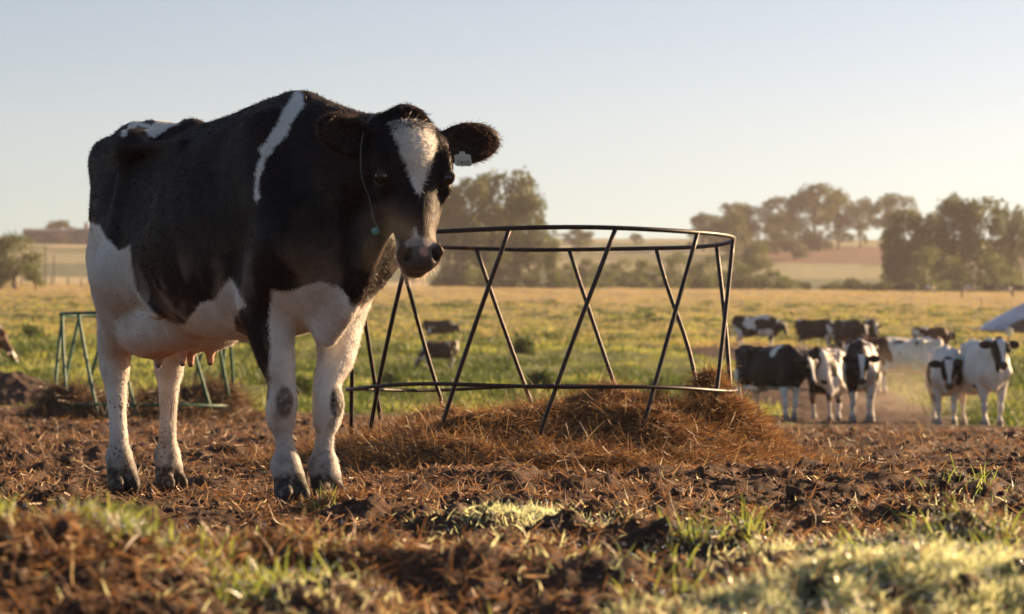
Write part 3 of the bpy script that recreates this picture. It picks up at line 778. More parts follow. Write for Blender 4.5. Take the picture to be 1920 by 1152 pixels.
soil = gm.mix(gm.ramp(nB, [(.50, (0, 0, 0)), (.72, (1, 1, 1))]), soil, (.22, .12, .056))
grass = gm.ramp(nC, [(.3, (.03, .055, .010)), (.5, (.10, .12, .025)), (.7, (.22, .21, .06))])
grass = gm.mix(gm.ramp(nD, [(.35, (0, 0, 0)), (.65, (1, 1, 1))]), grass, (.17, .18, .045))
dryc = gm.ramp(nD, [(.3, (.26, .19, .075)), (.7, (.40, .29, .13))])
grass = gm.mix(dry, grass, dryc)
farc = gm.ramp(gm.attr("plot"), [(0, (.15, .085, .05)), (.2, (.15, .155, .065)), (.4, (.40, .34, .19)), (.6, (.12, .14, .07)), (.8, (.27, .25, .13)), (1, (.13, .11, .07))], 'CONSTANT')
grass = gm.mix(far, grass, farc)
gm.set(Base_Color=gm.mix(mudA, grass, soil), Roughness=.85)
gm.b.inputs["Specular IOR Level"].default_value = .25
gm.bump(gm.math('ADD', nB, gm.noise(220, 3, .6, vec=geo)), .6, .012)
mw = mud_w(fX, fY)
dryw = np.interp(fY, [110, 230, 330, 470], [-.15, .15, .75, 1.0]) + .6 * (fbm(v2(fX / 14, fY / 45), 3, 9) - .5)
plot = np.clip((np.floor((fY - 505) / 62 + fX / 230 + 40) % 4) / 5 + .25, 0, 1)
plot = np.where((fX / np.maximum(fY, 1) > .085) & (fY > 745) & (fY < 900), .02, plot)
ground_o = mesh_np("ground", np.stack([fX, fY, fZ], 1), GF, [gm.m], None, True,
                   fattr={"mud": mw, "dry": np.clip(dryw, 0, 1), "far": sstep(478, 500, fY), "plot": plot})
tag(ground_o, kind="structure")

# ------------------------------------------------------------------ ring feeders and their hay
def feeder(name, label, loc, Rt, Rb, ztop, zmid, n, th0, dth, mat, rt, wob, group=None, bent=()):
    root = empty(name, loc); tag(root, label, "hay feeder", group)
    th = np.linspace(0, 2 * math.pi, 96, endpoint=False)
    rng = np.random.default_rng(len(name))
    ring = lambda r, z, ph, a: np.stack([r * np.sin(th), -r * np.cos(th), z + a * np.sin(2 * th + ph) + .5 * a * np.sin(5 * th + 2 * ph)], 1)
    b = MB(); b.tube(ring(Rt, ztop, .5, .006), rt, 8, True); b.build("top_rail", mat, root)
    Rm = Rb + (Rt - Rb) * (zmid / ztop) + .012
    b = MB(); b.tube(ring(Rm, zmid, 2.4, wob), rt * .85, 8, True); b.build("bottom_rail", mat, root)
    for k in range(n):
        a0 = R(th0 + 360 / n * k); a1 = a0 + R(dth)
        p0 = np.array([Rt * math.sin(a0), -Rt * math.cos(a0), ztop]); p1 = np.array([Rb * math.sin(a1), -Rb * math.cos(a1), -.06])
        t = np.linspace(0, 1, 14)[:, None]; P = p0 * (1 - t) + p1 * t
        # follow the drum's curve part of the way, as a rolled bar does
        rr = np.hypot(P[:, 0], P[:, 1]); Rw = (Rt * (1 - t[:, 0]) + Rb * t[:, 0]); sc = (rr + .35 * (Rw - rr)) / rr
        P[:, 0] *= sc; P[:, 1] *= sc
        if k in bent: 
            P[:, 0] += .035 * np.sin(t[:, 0] * math.pi) ** 3
        P[:, :2] += rng.normal(size=2) * .011 * np.sin(t * math.pi)
        b = MB(); b.tube(P, rt * 1.02, 7); b.build("bar", mat, root)
    return root
iron = NT("feeder_iron")
ic = iron.ramp(iron.noise(14, 5, .6), [(.35, (.020, .014, .013)), (.6, (.034, .022, .018)), (.72, (.13, .058, .028))])
iron.set(Base_Color=ic, Roughness=.46, Metallic=.35); iron.bump(iron.noise(160, 3), .25, .003)
gp = NT("feeder_green_paint")
gc = gp.ramp(gp.noise(10, 5, .6), [(.35, (.003, .070, .038)), (.62, (.006, .105, .058)), (.78, (.06, .055, .035))])
gp.set(Base_Color=gc, Roughness=.5)
feeder("hay_feeder", "dark rusty iron ring feeder with slanted bars standing in brown hay behind the big cow", (HAY_C[0], HAY_C[1], 0), 1.0, 1.0, 1.175, .405, 12, 20.5, -26, iron.m, .0115, .012, "hay feeders", bent=(4,))
GFX, GFY = -4.22, 32.0
feeder("hay_feeder", "green painted ring feeder farther off, seen between the big cow's legs", (GFX, GFY, .13), .96, 1.04, 1.16, .12, 14, 8, 22, gp.m, .020, .006, "hay feeders")

def heap(name, label, c, rx, ry, h, n_straw, mat, smat, seed, extra=(), slen=(.06, .22), sw=.0023):
    rng = np.random.default_rng(seed)
    nx = 150; u = np.linspace(-1.25, 1.25, nx); U, Vv = np.meshgrid(u, u, indexing='ij')
    X = c[0] + U * rx; Y = c[1] + Vv * ry
    def hz(X, Y):
        r = np.hypot((X - c[0]) / rx, (Y - c[1]) / ry) + .22 * (fbm(v2(X * 1.6, Y * 1.6), 3, seed) - .5)
        f = np.clip(1 - r ** 1.7, 0, 1) ** .72
        z = h * f * (.72 + .42 * sstep(-.9, .9, (X - c[0]) / rx)) * (.55 + 1.7 * (fbm(v2(X * 2.0, Y * 2.0), 3, seed + 3) - .30)) + f * .20 * (fbm(v2(X * 5.5, Y * 5.5), 3, seed + 5) - .5) + f * .04 * (fbm(v2(X * 40, Y * 40), 2, seed + 7) - .5)
        for ex, ey, er, eh in extra: z = z + eh * np.exp(-(np.hypot(X - ex, Y - ey) / er) ** 2)
        return terr0(X, Y) + z - .05 + .07 * sstep(0, .12, f)
    Z = hz(X.ravel(), Y.ravel())
    i = np.arange(nx - 1)[:, None] * nx; j = np.arange(nx - 1)[None]
    F = np.stack([i + j, i + nx + j, i + nx + j + 1, i + j + 1], -1).reshape(-1, 4)
    o = mesh_np(name, np.stack([X.ravel(), Y.ravel(), Z], 1), F, [mat]); tag(o, label, "hay")
    # loose stalks over it
    rr = np.sqrt(rng.uniform(0, 1.32, n_straw)); a = rng.uniform(0, 2 * math.pi, n_straw)
    x = c[0] + rx * rr * np.cos(a); y = c[1] + ry * rr * np.sin(a)
    for ex, ey, er, eh in extra:
        k = rng.random(n_straw) < .05; x[k] = ex + rng.normal(size=k.sum()) * er; y[k] = ey + rng.normal(size=k.sum()) * er
    z = hz(x, y)
    z = np.maximum(z, ground(x, y) - .01)
    d = rng.normal(size=(n_straw, 3)) * (1, 1, .26); d[:, 2] += .03
    up = rng.random(n_straw) < .04; d[up, 2] = np.abs(d[up, 2]) + .9
    L = rng.uniform(*slen, n_straw); d /= np.linalg.norm(d, axis=1)[:, None]
    root = np.stack([x, y, z + .006], 1) - d * L[:, None] * np.where(up, .1, .5)[:, None]
    V, F = strands(root, d, L, sw * rng.uniform(.6, 1.5, n_straw), .28, 4, seed, .10)
    s = mesh_np("loose_stalks", V, F, [smat], o, True); tag(s, kind="stuff")
    return o
def hay_mat(name, cols):
    m = NT(name); rnd = m.n("NewGeometry").outputs["Random Per Island"]
    co = m.ramp(rnd, [(.0, cols[0]), (.55, cols[1]), (.88, cols[2]), (1.0, cols[3])])
    m.set(Base_Color=co, Roughness=.5)
    tr = m.n("BsdfTranslucent"); m.l(co, tr.inputs[0]); mx = m.n("MixShader"); mx.inputs[0].default_value = .35
    m.l(m.b.outputs[0], mx.inputs[1]); m.l(tr.outputs[0], mx.inputs[2]); m.l(mx.outputs[0], m.out.inputs[0]); return m.m
hay_b = NT("hay_bed"); hb = hay_b.ramp(hay_b.noise(34, 6, .75), [(.3, (.03, .015, .008)), (.52, (.11, .052, .022)), (.74, (.27, .14, .055))])
hay_b.set(Base_Color=hb, Roughness=.9); hay_b.bump(hay_b.noise(90, 5, .7), 1.0, .03)
hay_s = hay_mat("hay_stalk", [(.10, .046, .019), (.29, .145, .054), (.44, .255, .105), (.58, .41, .20)])
hay_g = hay_mat("hay_stalk_dull", [(.07, .04, .022), (.15, .09, .05), (.24, .155, .085), (.34, .25, .15)])
heap("hay_pile", "wide heap of loose brown hay lying in and around the dark iron feeder", HAY_C, 1.38, 1.50, .29, 88000, hay_b.m, hay_s, 4, extra=[(1.02, 14.35, .10, .26), (1.12, 14.1, .2, .16), (.72, 13.9, .35, .08)])
heap("hay_pile", "low heap of matted brown hay under the green feeder", (GFX - .05, GFY), 1.2, 1.1, .30, 9000, hay_b.m, hay_g, 9, extra=[(GFX - .85, GFY - .4, .35, .32), (GFX + .9, GFY, .35, .25)], slen=(.15, .5), sw=.007)

# ------------------------------------------------------------------ clods, straw and grass on the near ground
rng = np.random.default_rng(21)
def near_xy(n, y0, y1, half=.215, seed=0, power=1.0):
    r = np.random.default_rng(seed); u = r.random(n) ** power
    y = y0 * (y1 / y0) ** u; x = r.uniform(-half, half, n) * y
    return x, y
# clods of earth
x, y = near_xy(13000, 3.9, 30, .22, 31, .9)
keep = vnoise(v2(x / .5, y / .7), 3) > .34; x, y = x[keep], y[keep]; n = len(x)
sz = rng.uniform(.004, .013, n) * (1 + 1.3 * (rng.random(n) < .06)) * np.interp(y, [4, 12, 30], [.8, 1, 1.9])
ico = []
phi = (1 + 5 ** .5) / 2
iv = np.array([(-1, phi, 0), (1, phi, 0), (-1, -phi, 0), (1, -phi, 0), (0, -1, phi), (0, 1, phi), (0, -1, -phi), (0, 1, -phi), (phi, 0, -1), (phi, 0, 1), (-phi, 0, -1), (-phi, 0, 1)]) / math.sqrt(1 + phi * phi)
itf = np.array([(0, 11, 5), (0, 5, 1), (0, 1, 7), (0, 7, 10), (0, 10, 11), (1, 5, 9), (5, 11, 4), (11, 10, 2), (10, 7, 6), (7, 1, 8), (3, 9, 4), (3, 4, 2), (3, 2, 6), (3, 6, 8), (3, 8, 9), (4, 9, 5), (2, 4, 11), (6, 2, 10), (8, 6, 7), (9, 8, 1)])
mids = {}; iv = iv.tolist(); f2 = []
def mid(a, b):
    k = (min(a, b), max(a, b))
    if k not in mids:
        m = (np.array(iv[a]) + np.array(iv[b])) / 2; iv.append((m / np.linalg.norm(m)).tolist()); mids[k] = len(iv) - 1
    return mids[k]
for a, b, c in itf: ab, bc, ca = mid(a, b), mid(b, c), mid(c, a); f2 += [(a, ab, ca), (b, bc, ab), (c, ca, bc), (ab, bc, ca)]
iv = np.array(iv); f2 = np.array(f2)
Vc = iv[None] * (1 + 1.5 * (vnoise((iv[None] * 2.1 + rng.uniform(0, 90, (n, 1, 3))).reshape(-1, 3), 2).reshape(n, -1)[..., None] - .5))
Vc = Vc * (sz[:, None, None] * rng.uniform(.7, 1.3, (n, 1, 3)) * (1, 1, .75))
Vc = Vc + np.stack([x, y, ground(x, y) + sz * .25], 1)[:, None]
Fc = (f2[None] + (np.arange(n) * len(iv))[:, None, None]).reshape(-1, 3)
cl = simple_mat("clod_earth", (.066, .035, .021), .9, var=.5, scale=25, bump=.8)
tag(mesh_np("dirt_clods", Vc.reshape(-1, 3), Fc, [cl], None, True), kind="stuff")
# straw trodden into the mud
x, y = near_xy(110000, 3.9, 36, .22, 41, .8)
near_hay = .14 * np.exp(-((x - .15) / 1.7) ** 2 - ((y - 13.2) / 2.6) ** 2) + .035 * (y < 8)
keep = fbm(v2(x / .5, y / .8), 3, 8) + .22 * (rng.random(len(x)) - .5) + near_hay > .47; x, y = x[keep], y[keep]; n = len(x)
d = rng.normal(size=(n, 3)) * (1, 1, .35); up = rng.random(n) < .22; d[up, 2] = np.abs(d[up, 2]) + .6
d /= np.linalg.norm(d, axis=1)[:, None]; L = rng.uniform(.02, .085, n) * np.interp(y, [4, 14, 26], [.8, 1.1, 1.8])
root = np.stack([x, y, ground(x, y) + .006], 1) - d * (L * np.where(up, .1, .5))[:, None]
# rotted straw in the turned-up mounds
for cx_, cy_, sx_, sy_, m_ in ((-.80, 4.95, .17, .22, 2400), (-.55, 5.4, .12, .2, 1600), (-.53, 8.4, .10, .12, 900), (-.95, 6.2, .2, .4, 1200)):
    xa = cx_ + rng.normal(size=m_) * sx_; ya = cy_ + rng.normal(size=m_) * sy_; da = rng.normal(size=(m_, 3)) * (1, 1, .5); da /= np.linalg.norm(da, axis=1)[:, None]; La = rng.uniform(.03, .10, m_)
    root = np.vstack([root, np.stack([xa, ya, ground(xa, ya) + .006], 1) - da * (La * .5)[:, None]]); d = np.vstack([d, da]); L = np.concatenate([L, La]); y = np.concatenate([y, ya])
n = len(L)
V, F = strands(root, d, L, rng.uniform(.0022, .0065, n) * np.interp(y, [4, 14, 26], [.8, 1, 1.6]), .22, 3, 6)
straw_s = hay_mat("straw_litter", [(.09, .042, .019), (.27, .135, .056), (.46, .265, .12), (.62, .45, .24)])
tag(mesh_np("straw_litter", V, F, [straw_s]), kind="stuff")

def blades(name, x, y, hgt, wid, mat, seed, lean=.35, seg=4, droop=.25):
    r = np.random.default_rng(seed); n = len(x)
    d = np.stack([r.normal(size=n) * lean, r.normal(size=n) * lean, np.ones(n)], 1)
    root = np.stack([x, y, ground(x, y) - .008], 1)
    V, F = strands(root, d, hgt, wid, .35, seg, seed, droop)
    o = mesh_np(name, V, F, [mat]); tag(o, kind="stuff"); return o
def clump_xy(C, n, seed):
    r = np.random.default_rng(seed); w = np.array([c[4] for c in C]); k = r.choice(len(C), n, p=w / w.sum()); c = np.array(C)[k]
    return c[:, 0] + r.normal(size=n) * c[:, 2], c[:, 1] + r.normal(size=n) * c[:, 3]
def grass_mat(name, a, b, c, trans=.45, rough=.35):
    m = NT(name); geo = m.n("NewGeometry").outputs["Position"]
    co = m.ramp(m.noise(31, 2, .6, vec=geo), [(.3, a), (.52, b), (.72, c)])
    m.set(Base_Color=co, Roughness=rough)
    tr = m.n("BsdfTranslucent"); m.l(m.mix(1.0, co, (1.5, 1.5, 1.2), 'MULTIPLY'), tr.inputs[0])
    mx = m.n("MixShader"); mx.inputs[0].default_value = trans
    m.l(m.b.outputs[0], mx.inputs[1]); m.l(tr.outputs[0], mx.inputs[2]); m.l(mx.outputs[0], m.out.inputs[0]); return m.m
g_fresh = grass_mat("grass_fresh", (.11, .16, .028), (.22, .27, .06), (.40, .38, .13), .5)
g_dewy = grass_mat("grass_dewy", (.30, .34, .21), (.50, .52, .34), (.74, .71, .50), .6, .22)
# tall fresh clumps: x, y, spread x, spread y, weight
C1 = [(-.83, 5.25, .05, .08, 5), (-.75, 5.15, .04, .05, 3), (-.68, 4.95, .03, .05, 4), (-.60, 5.1, .05, .1, 2.5), (-.50, 5.3, .09, .2, 3), (-.93, 5.0, .04, .05, 3), (-.45, 4.75, .03, .04, 1.5), (-.36, 4.9, .06, .1, 1.5), (-.02, 4.85, .03, .05, 2), (.25, 5.6, .06, .1, 2),
      (.50, 6.3, .08, .12, 2), (.95, 6.0, .10, .15, 4), (1.15, 5.6, .10, .2, 5), (.75, 5.7, .08, .15, 3), (1.62, 9.4, .12, .15, 4), (.55, 6.6, .03, .04, 2), (.30, 5.1, .05, .08, 2.5), (.15, 4.8, .06, .05, 2.5), (-.57, 8.3, .03, .05, 1.2), (.95, 5.0, .1, .1, 2), (.43, 6.55, .04, .05, 3)]
x, y = clump_xy(C1, 2100, 51)
blades("grass", x, y, rng.uniform(.02, .10, len(x)) * np.interp(y, [4, 9], [1, 1.2]), rng.uniform(.0025, .006, len(x)), g_fresh, 52, .40)
# short dewy turf
C2 = [(.62, 4.62, .17, .16, 9), (.80, 4.75, .14, .2, 8), (.42, 4.55, .08, .10, 4), (.98, 5.0, .12, .25, 6), (.13, 7.4, .14, .18, 2.6), (.35, 7.2, .10, .15, 1.6), (.0, 7.7, .15, .2, 1.2), (-.25, 6.4, .25, .4, .5), (.85, 5.9, .12, .2, 1.6), (.60, 6.0, .08, .12, 1.0), (1.05, 6.5, .15, .3, 1.0), (.12, 4.7, .07, .06, 1.6), (-.1, 5.8, .3, .5, .5), (-.55, 5.2, .12, .3, .8), (-.9, 5.6, .15, .3, .8), (.3, 5.7, .3, .4, .6), (1.4, 8.2, .2, .3, .5), (-.35, 4.7, .12, .12, .4)]
x, y = clump_xy(C2, 48000, 61)
blades("grass", x, y, rng.uniform(.014, .052, len(x)), rng.uniform(.0018, .0042, len(x)), g_dewy, 62, .7, 3)
# sparse sprigs over all the mud
x, y = near_xy(5000, 4, 30, .22, 71); k = vnoise(v2(x / .9, y / 1.5), 12) > .60; x, y = x[k], y[k]
blades("grass", x, y, rng.uniform(.015, .06, len(x)), rng.uniform(.002, .005, len(x)) * np.interp(y, [5, 30], [1, 1.8]), g_dewy, 72, .6, 3)
# dew: tiny beads on the blades
C = C2 + C1; ND = 4200; xd, yd = clump_xy(C, ND, 81); r_ = rng.uniform(.0009, .0023, ND)
zd = ground(xd, yd) + rng.uniform(.006, .038, ND)
Vd = iv[None] * r_[:, None, None] + np.stack([xd, yd, zd], 1)[:, None]
dm = NT("dew"); dm.set(Base_Color=(.9, .93, .95), Roughness=.16, Metallic=.9)
tag(mesh_np("dew_drops", Vd.reshape(-1, 3), (f2[None] + (np.arange(ND) * len(iv))[:, None, None]).reshape(-1, 3), [dm.m]), kind="stuff")

# ------------------------------------------------------------------ pasture, weeds
def field_xy(n, y0, y1, seed, half=.215):
    r = np.random.default_rng(seed); y = y0 * (y1 / y0) ** r.random(n); return r.uniform(-half, half, n) * y, y
def tufts(name, x, y, hgt, spread, nb, wid, mat, seed):
    r = np.random.default_rng(seed); n = len(x)
    X = np.repeat(x, nb); Y = np.repeat(y, nb); H = np.repeat(hgt, nb) * r.uniform(.5, 1.15, n * nb); S = np.repeat(spread, nb)
    X = X + r.normal(size=n * nb) * S; Y = Y + r.normal(size=n * nb) * S
    d = np.stack([r.normal(size=n * nb) * .5, r.normal(size=n * nb) * .5, np.ones(n * nb)], 1)
    V, F = strands(np.stack([X, Y, ground(X, Y) - .02], 1), d, H, np.repeat(wid, nb) * r.uniform(.6, 1.4, n * nb), .35, 2, seed, .3)
    o = mesh_np(name, V, F, [mat]); tag(o, kind="stuff"); return o
g_field = grass_mat("grass_pasture", (.08, .12, .02), (.19, .21, .045), (.36, .32, .10), .5, .6)
g_bright = grass_mat("grass_sunny", (.13, .16, .035), (.27, .29, .075), (.46, .43, .18), .5, .6)
g_dark = grass_mat("weeds_dark", (.03, .055, .012), (.06, .095, .02), (.12, .14, .04), .40, .6)
g_dry = grass_mat("grass_dry", (.22, .19, .06), (.36, .28, .11), (.50, .38, .18), .4, .6)
x, y = field_xy(30000, 36, 150, 91); k = mud_w(x, y) < .35; x, y = x[k], y[k]
cl_ = fbm(v2(x / 3.0, y / 6.0), 3, 14)
k = cl_ + .2 * (rng.random(len(x)) - .5) > .40; x, y = x[k], y[k]
tufts("pasture_grass", x, y, rng.uniform(.06, .22, len(x)) * np.interp(y, [36, 80], [.7, 1]), np.interp(y, [36, 150], [.08, .28]), 8, np.interp(y, [36, 150], [.012, .042]), g_field, 92)
x, y = field_xy(20000, 120, 480, 95)
tufts("pasture_grass", x, y, rng.uniform(.15, .42, len(x)), np.interp(y, [120, 480], [.25, .7]), 6, np.interp(y, [120, 480], [.04, .14]), g_dry, 96)
x, y = field_xy(5200, 45, 300, 97); k = (mud_w(x, y) < .3) & (fbm(v2(x / 5, y / 14), 3, 19) > .53); x, y = x[k], y[k]
tufts("pasture_weeds", x, y, rng.uniform(.15, .42, len(x)), np.interp(y, [45, 300], [.14, .5]), 12, np.interp(y, [45, 300], [.025, .11]), g_dark, 98)

# uneven tussocks: dark leafy ones in drifts and pale seeding tops beside them
def tussocks(name, n, y0, y1, seed, thr, hr, wr, nb, mat, sx=3.0, sy=8.0):
    x, y = field_xy(n, y0, y1, seed); k = (mud_w(x, y) < .3) & (fbm(v2(x / sx, y / sy), 3, seed + 1) > thr); x, y = x[k], y[k]; r = np.random.default_rng(seed)
    w = r.uniform(*wr, len(x)); h = r.uniform(*hr, len(x)) * np.interp(y, [38, 75], [.55, 1])
    return tufts(name, x, y, h, w * .4 * np.interp(y, [38, 75], [.6, 1]), nb, np.interp(y, [38, 330], [.020, .11]), mat, seed + 2)
tussocks("pasture_weeds", 5200, 38, 320, 101, .52, (.20, .60), (.4, 1.3), 46, g_dark)
tussocks("pasture_grass", 7000, 38, 320, 105, .50, (.18, .42), (.3, .9), 26, g_bright, 2.2, 6.0)

# ------------------------------------------------------------------ trees
def leaf_mat(name, a, b, trans=.35):
    m = NT(name); geo = m.n("NewGeometry").outputs["Position"]
    co = m.mix(m.noise(.9, 3, .6, vec=geo), a, b)
    rnd = m.n("NewGeometry").outputs["Random Per Island"]
    co = m.mix(m.math('MULTIPLY', rnd, .5), co, tuple(min(1, x * 1.7) for x in b))
    m.set(Base_Color=co, Roughness=.6)
    tr = m.n("BsdfTranslucent"); m.l(m.mix(1.0, co, (1.35, 1.4, .9), 'MULTIPLY'), tr.inputs[0])
    mx = m.n("MixShader"); mx.inputs[0].default_value = trans
    m.l(m.b.outputs[0], mx.inputs[1]); m.l(tr.outputs[0], mx.inputs[2]); m.l(mx.outputs[0], m.out.inputs[0]); return m.m
LEAF = {"gum": leaf_mat("gum_leaves", (.036, .052, .014), (.085, .100, .026)), "bush": leaf_mat("bush_leaves", (.045, .068, .014), (.11, .13, .030)), "dark": leaf_mat("dark_leaves", (.024, .034, .012), (.052, .060, .018))}
bark = simple_mat("bark", (.085, .065, .05), .9, var=.4, scale=3)

def crown_mesh(clumps, n, leaf, seed):
    r = np.random.default_rng(seed); C = np.array(clumps); w = C[:, 3] * C[:, 4] * C[:, 3]; k = r.choice(len(C), n, p=w / w.sum()); c = C[k]
    g = r.normal(size=(n, 3)); g /= np.linalg.norm(g, axis=1)[:, None]; rad = r.random(n) ** .45
    wob = .72 + .6 * vnoise(g * 2.2 + k[:, None] * 7.1, seed)
    P = c[:, :3] + g * (rad * wob)[:, None] * np.stack([c[:, 3], c[:, 3], c[:, 4]], 1)
    keep = fbm(P * 11, 2, seed + 1) > .36; P = P[keep]; n = len(P)
    a = r.normal(size=(n, 3)); a /= np.linalg.norm(a, axis=1)[:, None]; b = np.cross(a, r.normal(size=(n, 3))); b /= np.linalg.norm(b, axis=1)[:, None]
    s = leaf * r.uniform(.5, 1.3, n)[:, None]
    V = np.stack([P - a * s, P - b * s * .55, P + a * s, P + b * s * .55], 1).reshape(-1, 3)
    return V, np.arange(4 * n).reshape(n, 4)

def proto(kind, seed):
    r = np.random.default_rng(seed); cl = []; b = MB()
    if kind == "gum":
        nl = int(r.integers(8, 12)); b.tube(catmull([(0, 0, -.03), (r.normal() * .012, r.normal() * .012, .22), (r.normal() * .03, r.normal() * .03, .5), (r.normal() * .03, 0, .8)], 9), np.linspace(.022, .006, 9), 6)
        for i in range(nl):
            z = .40 + .52 * (i + r.random()) / nl; a = i * 2.4 + r.random(); d = (.06 + .20 * r.random()) * (1.25 - .8 * abs(z - .62))
            c = (d * math.cos(a), d * math.sin(a), z); rr = r.uniform(.12, .19); cl.append((*c, rr, rr * r.uniform(.7, 1.0)))
            b.tube(catmull([(0, 0, z * .55), (c[0] * .4, c[1] * .4, z * .8), c], 5), np.linspace(.009, .003, 5), 4)
        cl.append((0, 0, .93, .10, .075))
        for i in range(6): cl.append((r.normal() * .12, r.normal() * .12, r.uniform(.12, .45), .085, .09))
        n = 7500; lf = .020
    elif kind == "round":
        b.tube(catmull([(0, 0, -.03), (.01, 0, .2), (0, .01, .45)], 6), np.linspace(.035, .015, 6), 6)
        for i in range(13):
            z = .16 + .68 * r.random(); a = r.random() * 6.3; d = .30 * math.sqrt(r.random()) * math.sin(math.pi * min(1, z * .9 + .08)) + .03
            rr = r.uniform(.12, .20); cl.append((d * math.cos(a), d * math.sin(a), z, rr, rr * .8))
            b.tube([(0, 0, .2), (d * math.cos(a), d * math.sin(a), z)], [.01, .003], 4)
        n = 4800; lf = .021
    elif kind == "poplar":
        b.tube([(0, 0, -.02), (0, 0, .5), (0, 0, .9)], [.014, .009, .003], 5)
        for i in range(12): z = .12 + .82 * i / 11; rr = .075 * math.sin(math.pi * min(1, (z * .85 + .12))) + .02; cl.append((r.normal() * .02, r.normal() * .02, z, rr, .09))
        n = 2400; lf = .015
    else:   # bush: wide and low, unit height
        for i in range(5): b.tube([(0, 0, -.05), (r.normal() * .3, r.normal() * .3, .6)], [.03, .012], 4)
        for i in range(12): rr = r.uniform(.22, .42); cl.append((r.normal() * .50, r.normal() * .45, r.uniform(.15, .62), rr, rr * .8))
        n = 2400; lf = .06
    V, F = crown_mesh(cl, n, lf, seed); return V, F, b
PROT = {}
def make_proto(key, kind, leaf, seed):
    V, F, b = proto(kind, seed)
    me = mesh_np("crown", V, F, [LEAF[leaf]], None, False); tr = b.build("trunk", bark)
    PROT[key] = (me.data, tr.data)
    bpy.data.objects.remove(me); bpy.data.objects.remove(tr)
for i in range(5): make_proto("gum%d" % i, "gum", "gum", 200 + i)
for i in range(3): make_proto("round%d" % i, "round", "bush" if i else "dark", 230 + i)
for i in range(2): make_proto("poplar%d" % i, "poplar", "bush", 240 + i)
for i in range(3): make_proto("bush%d" % i, "bush", ("bush", "dark", "bush")[i], 250 + i)
TN = {"gum": ("eucalyptus_tree", "tree"), "round": ("broadleaf_tree", "tree"), "poplar": ("poplar_tree", "tree"), "bush": ("bush", "bush")}
def tree(key, X, Y, h, w, label, group, rz=0.0, dz=0.0):
    """h total height, w crown width in metres"""
    kind = key.rstrip("0123456789"); nm, cat = TN[kind]
    W0 = {"gum": .62, "round": .80, "poplar": .19, "bush": 1.9}[kind]
    root = empty(nm, (X, Y, float(terr0(X, Y)) + dz - .1), rz); root.scale = (w / W0, w / W0, h); tag(root, label, cat, group)
    for n_, me in zip(("crown", "trunk"), PROT[key]):
        o = bpy.data.objects.new(n_, me); COL.objects.link(o); o.parent = root
    return root
GA = "tall trees on the far rise"; GB = "tall gum trees along the right edge of the pasture"; GC = "gum trees behind the cow's head"; GH = "bushes of the far hedge line"; GS = "small trees between the two woods"
